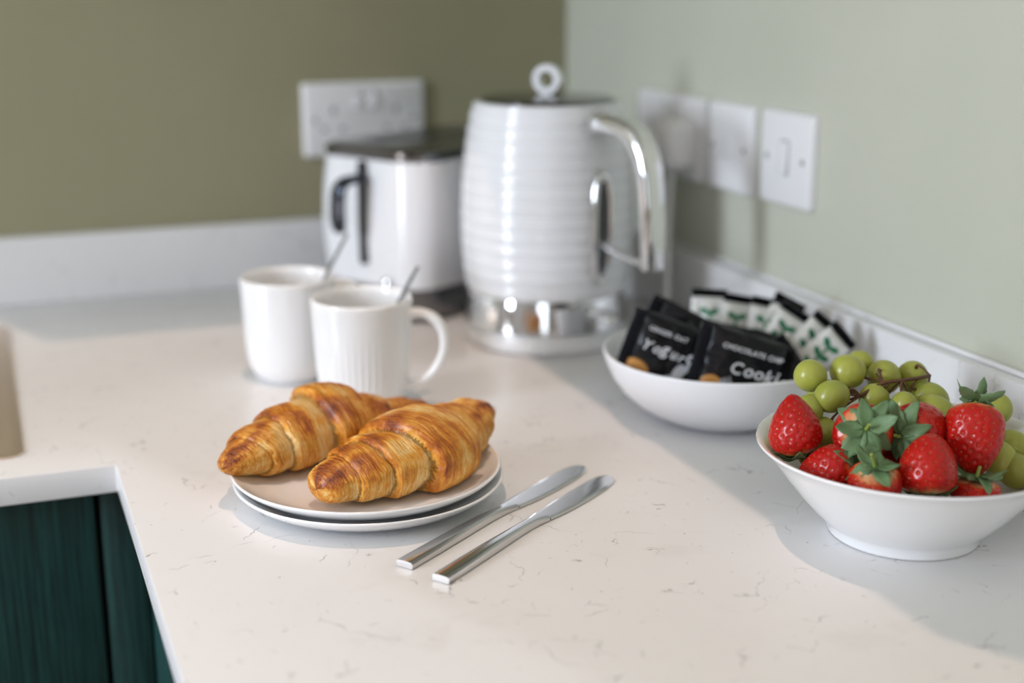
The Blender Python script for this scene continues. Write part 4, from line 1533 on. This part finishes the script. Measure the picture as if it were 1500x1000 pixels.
STEM2 = [(0.600, 0.700, 0.066), (0.607, 0.694, 0.063), (0.613, 0.688, 0.060)]
bunch('small bunch of green grapes at the right edge behind the hanging strawberry',
      [(0.6230, 0.7070, 0.0730, 0.0108, 1.05, (-0.6, -0.3, -0.4)), (0.6020, 0.6740, 0.0500, 0.0112, 1.2, (0.2, 0.5, 0.7)),
       (0.6170, 0.6800, 0.0560, 0.0105, 1.15, (-0.4, 0.5, 0.5)), (0.6070, 0.6660, 0.0455, 0.0108, 1.15, (0.1, 0.6, 0.7)),
       (0.5900, 0.7000, 0.0500, 0.0110, 1.1, (0.5, 0, 0.7))],
      (0.605, 0.690, 0.045), STEM2)


# ------------------------------------------------------------------ wrapped snacks
def pillow(name, w, h, t, mat, parent, seed, nx=26, ny=22, cx=0.0):
    r = random.Random(seed)
    vs, fs = [], []
    X, Y = np.meshgrid(np.linspace(-1, 1, nx), np.linspace(-1, 1, ny), indexing='ij')
    pr = np.stack([X * 2.0 + seed, Y * 2.0, X * 0 + seed * 3.1], -1).reshape(-1, 3)
    wr = (fbm(pr, 3).reshape(X.shape) - 0.5)
    crease = (fbm(np.stack([Y * 5 + seed, X * 1.0, X * 0], -1).reshape(-1, 3), 2).reshape(X.shape) - 0.5) * np.abs(X) ** 2
    th = t * (1 - np.abs(X) ** 3.5) ** 0.6 * (1 - np.abs(Y) ** 4) ** 0.55
    zt = th * (0.5 + 0.9 * wr) + 0.005 * crease + 0.0004
    zb = -th * (0.5 - 0.35 * wr) + 0.005 * crease - 0.0004
    edge = (1 + 0.02 * wr)
    for Z in (zt, zb):
        for i in range(nx):
            for j in range(ny):
                vs.append((X[i, j] * w / 2 * edge[i, j], Y[i, j] * h / 2, Z[i, j]))
    N_ = nx * ny
    for i in range(nx - 1):
        for j in range(ny - 1):
            a = i * ny + j
            fs.append((a, a + ny, a + ny + 1, a + 1))
            fs.append((N_ + a, N_ + a + 1, N_ + a + ny + 1, N_ + a + ny))
    rim = [i * ny for i in range(nx)] + [(nx - 1) * ny + j for j in range(1, ny)] + [i * ny + ny - 1 for i in range(nx - 2, -1, -1)] + [j for j in range(ny - 2, 0, -1)]
    for a, b in zip(rim, rim[1:] + rim[:1]):
        fs.append((b, a, a + N_, b + N_))
    me = bpy.data.meshes.new(name)
    me.from_pydata(vs, [], fs)
    uvl = me.uv_layers.new(name='UVMap')
    li = np.zeros(len(me.loops), dtype=np.int32)
    me.loops.foreach_get('vertex_index', li)
    va = np.array(vs)
    uv = va[li][:, :2].copy()
    uv[li >= N_] += 5.0          # the back carries no print
    uvl.data.foreach_set('uv', uv.astype(np.float32).ravel())
    return finish(name, me, mat, parent, True)


def crimp(name, x0, x1, h, mat, parent, axis='x', seed=0):
    """flat ribbed heat seal"""
    n, m = 13, 12
    vs, fs = [], []
    r = random.Random(seed)
    bend = r.uniform(-0.004, 0.004)
    for i in range(n):
        u = i / (n - 1)
        for j in range(m):
            v = j / (m - 1) * 2 - 1
            a = x0 + (x1 - x0) * u
            z = 0.0006 * (1 if i % 2 else -1) + bend * u * u + 0.0012 * sin(v * 4 + seed) * u
            vs.append((a, v * h / 2, z) if axis == 'x' else (v * h / 2, a, z))
    for i in range(n - 1):
        for j in range(m - 1):
            a = i * m + j
            fs.append((a, a + m, a + m + 1, a + 1))
    o = mesh_obj(name, vs, fs, mat, parent, True, None, 60)
    s = o.modifiers.new('thick', 'SOLIDIFY')
    s.thickness = 0.0003
    return o


def lettering(parent, text, size, x, y, z, mat, shear=0.0, jitter=0.0, seed=0, spacing=1.0, slope=0.0):
    r = random.Random(seed)
    V, F = [], []
    cx = 0.0
    for ch in text:
        cu = bpy.data.curves.new('letter', 'FONT')
        cu.body = ch
        cu.size = size * (1 + r.uniform(-jitter, jitter) * 0.6)
        cu.shear = shear
        cu.extrude = 0.0003
        cu.offset = size * 0.012
        cu.resolution_u = 4
        ob = bpy.data.objects.new('letter', cu)
        C.objects.link(ob)
        dg = bpy.context.evaluated_depsgraph_get()
        me = bpy.data.meshes.new_from_object(ob.evaluated_get(dg))
        xs_ = [v.co.x for v in me.vertices]
        a = r.uniform(-jitter, jitter) * 0.8
        dy = r.uniform(-jitter, jitter) * size * 0.4
        o_ = len(V)
        if xs_:
            for v in me.vertices:
                px, py = v.co.x, v.co.y
                V.append((x + cx + px * cos(a) - py * sin(a), y + dy + slope * cx + px * sin(a) + py * cos(a), z + v.co.z))
            F += [tuple(i + o_ for i in p.vertices) for p in me.polygons]
            cx += (max(xs_)) * spacing + size * 0.06
        else:
            cx += size * 0.35
        bpy.data.objects.remove(ob)
        bpy.data.meshes.remove(me)
        bpy.data.curves.remove(cu)
    return mesh_obj('lettering', V, F, mat, parent, False)


def place(t, loc, ang, lean, yawt=0.0):
    """width axis turned ang clockwise from level as one faces it, top leaning away by lean"""
    n0 = (-FW).copy()
    n0.z = 0
    n0.normalize()                     # horizontal, towards the room
    n0 = Matrix.Rotation(yawt, 3, 'Z') @ n0
    rt = Vector((0, 0, 1)).cross(n0).normalized()
    up = Vector((0, 0, 1)) * cos(lean) - n0 * sin(lean)
    x = rt * cos(ang) - up * sin(ang)
    y = rt * sin(ang) + up * cos(ang)
    t.matrix_world = axes_matrix(loc, x, y)


def biscuit_pack(label, loc, ang, lean, w, h, mat, seed, yawt=0.0, cr=('cloudy_crimp', 'black_crimp')):
    t = thing('biscuit_pack', label, 'biscuit pack', loc, 0, 'black biscuit packs in the bowl')
    place(t, loc, ang, lean, yawt)
    b = pillow('wrapper', w - 0.012, h, 0.012, M[mat], t, seed)
    crimp('left_seal' if False else 'crimp_seal', -w / 2 + 0.0062, -w / 2 - 0.002, h * 0.98, M[cr[0]], t, 'x', seed)
    crimp('crimp_seal', w / 2 - 0.0062, w / 2 + 0.002, h * 0.98, M[cr[1]], t, 'x', seed + 1)
    return t


p1 = biscuit_pack('black biscuit pack lettered Yogurts, leftmost at the front of the snack bowl', (0.4990, 0.9520, 0.0610), 0.36, 0.30, 0.064, 0.056, 'wrap_yog', 3)
lettering(p1, 'GINGER OAT', 0.0052, -0.019, 0.0130, 0.0092, M['ink'], 0, 0.03, 1)
lettering(p1, 'Yogurts', 0.0125, -0.021, -0.0025, 0.0100, M['ink'], 0.25, 0.16, 4, 0.93)
p2 = biscuit_pack('black biscuit pack standing behind the Yogurts pack', (0.5240, 0.9800, 0.0640), 0.42, 0.25, 0.060, 0.052, 'wrap_plain', 5, -0.2)
p3 = biscuit_pack('black pack lettered CHOCOLATE CHIP Cookies at the front of the snack bowl', (0.5440, 0.9060, 0.0570), 0.32, 0.30, 0.076, 0.054, 'wrap_choc', 7, 0.15)
lettering(p3, 'CHOCOLATE CHIP', 0.0056, -0.022, 0.0100, 0.0092, M['ink'], 0, 0.03, 2, 1.0, 0.0)
lettering(p3, 'Cookies', 0.0135, -0.0125, -0.0070, 0.0100, M['ink'], 0.2, 0.14, 9, 0.95, 0.0)
p4 = biscuit_pack('black biscuit pack lying back between the Cookies pack and the white sachets', (0.5600, 0.9350, 0.0600), 0.30, 0.85, 0.062, 0.050, 'wrap_plain', 9, 0.1)
p5 = biscuit_pack('black biscuit pack at the right, behind the leftmost grapes', (0.5830, 0.9080, 0.0450), 0.9, 0.45, 0.054, 0.040, 'wrap_plain', 12, -0.3)


def sachet(label, top, ang, lean, L_, w, seed, yawt=0.0):
    """top: centre of the black seal edge; the sachet hangs down from it along its own axis"""
    t = thing('sachet', label, 'sachet', top, 0, 'white sachets in the snack bowl')
    place(t, top, ang, lean, yawt)
    y = t.matrix_world.to_3x3() @ Vector((0, 1, 0))
    loc = Vector(top) - y * (L_ / 2)
    place(t, loc, ang, lean, yawt)
    pillow('wrapper', w, L_ - 0.014, 0.0075, M['sachet'], t, seed, 14, 26)
    crimp('top_seal', L_ / 2 - 0.0072, L_ / 2, w * 1.02, M['black_crimp'], t, 'y', seed)
    crimp('bottom_seal', -L_ / 2 + 0.0072, -L_ / 2, w * 1.02, M['black_crimp'], t, 'y', seed + 3)
    return t


sachet('white sachet with green leaves, upright and leftmost at the back of the snack bowl', (0.5824, 1.0296, 0.0905), 0.05, 0.22, 0.082, 0.031, 21)
sachet('narrow white sachet half hidden second from the left in the snack bowl', (0.6000, 1.0090, 0.0880), 0.16, 0.25, 0.080, 0.026, 22)
sachet('white sachet with green leaves, third from the left in the snack bowl', (0.6150, 0.9850, 0.0885), 0.20, 0.28, 0.080, 0.029, 23)
sachet('white sachet tilted right with a row of green leaves, middle of the fan', (0.6265, 0.9580, 0.0850), 0.60, 0.30, 0.080, 0.027, 24)
sachet('white sachet standing behind the middle one, only its black end showing', (0.6330, 0.9780, 0.0890), 0.50, 0.25, 0.085, 0.028, 25)
sachet('white sachet tilted right, second from the right end of the fan', (0.6400, 0.9310, 0.0800), 0.74, 0.28, 0.080, 0.027, 26)
sachet('rightmost white sachet, tilted lowest beside the upstand', (0.6430, 0.9110, 0.0745), 0.88, 0.26, 0.078, 0.026, 27)
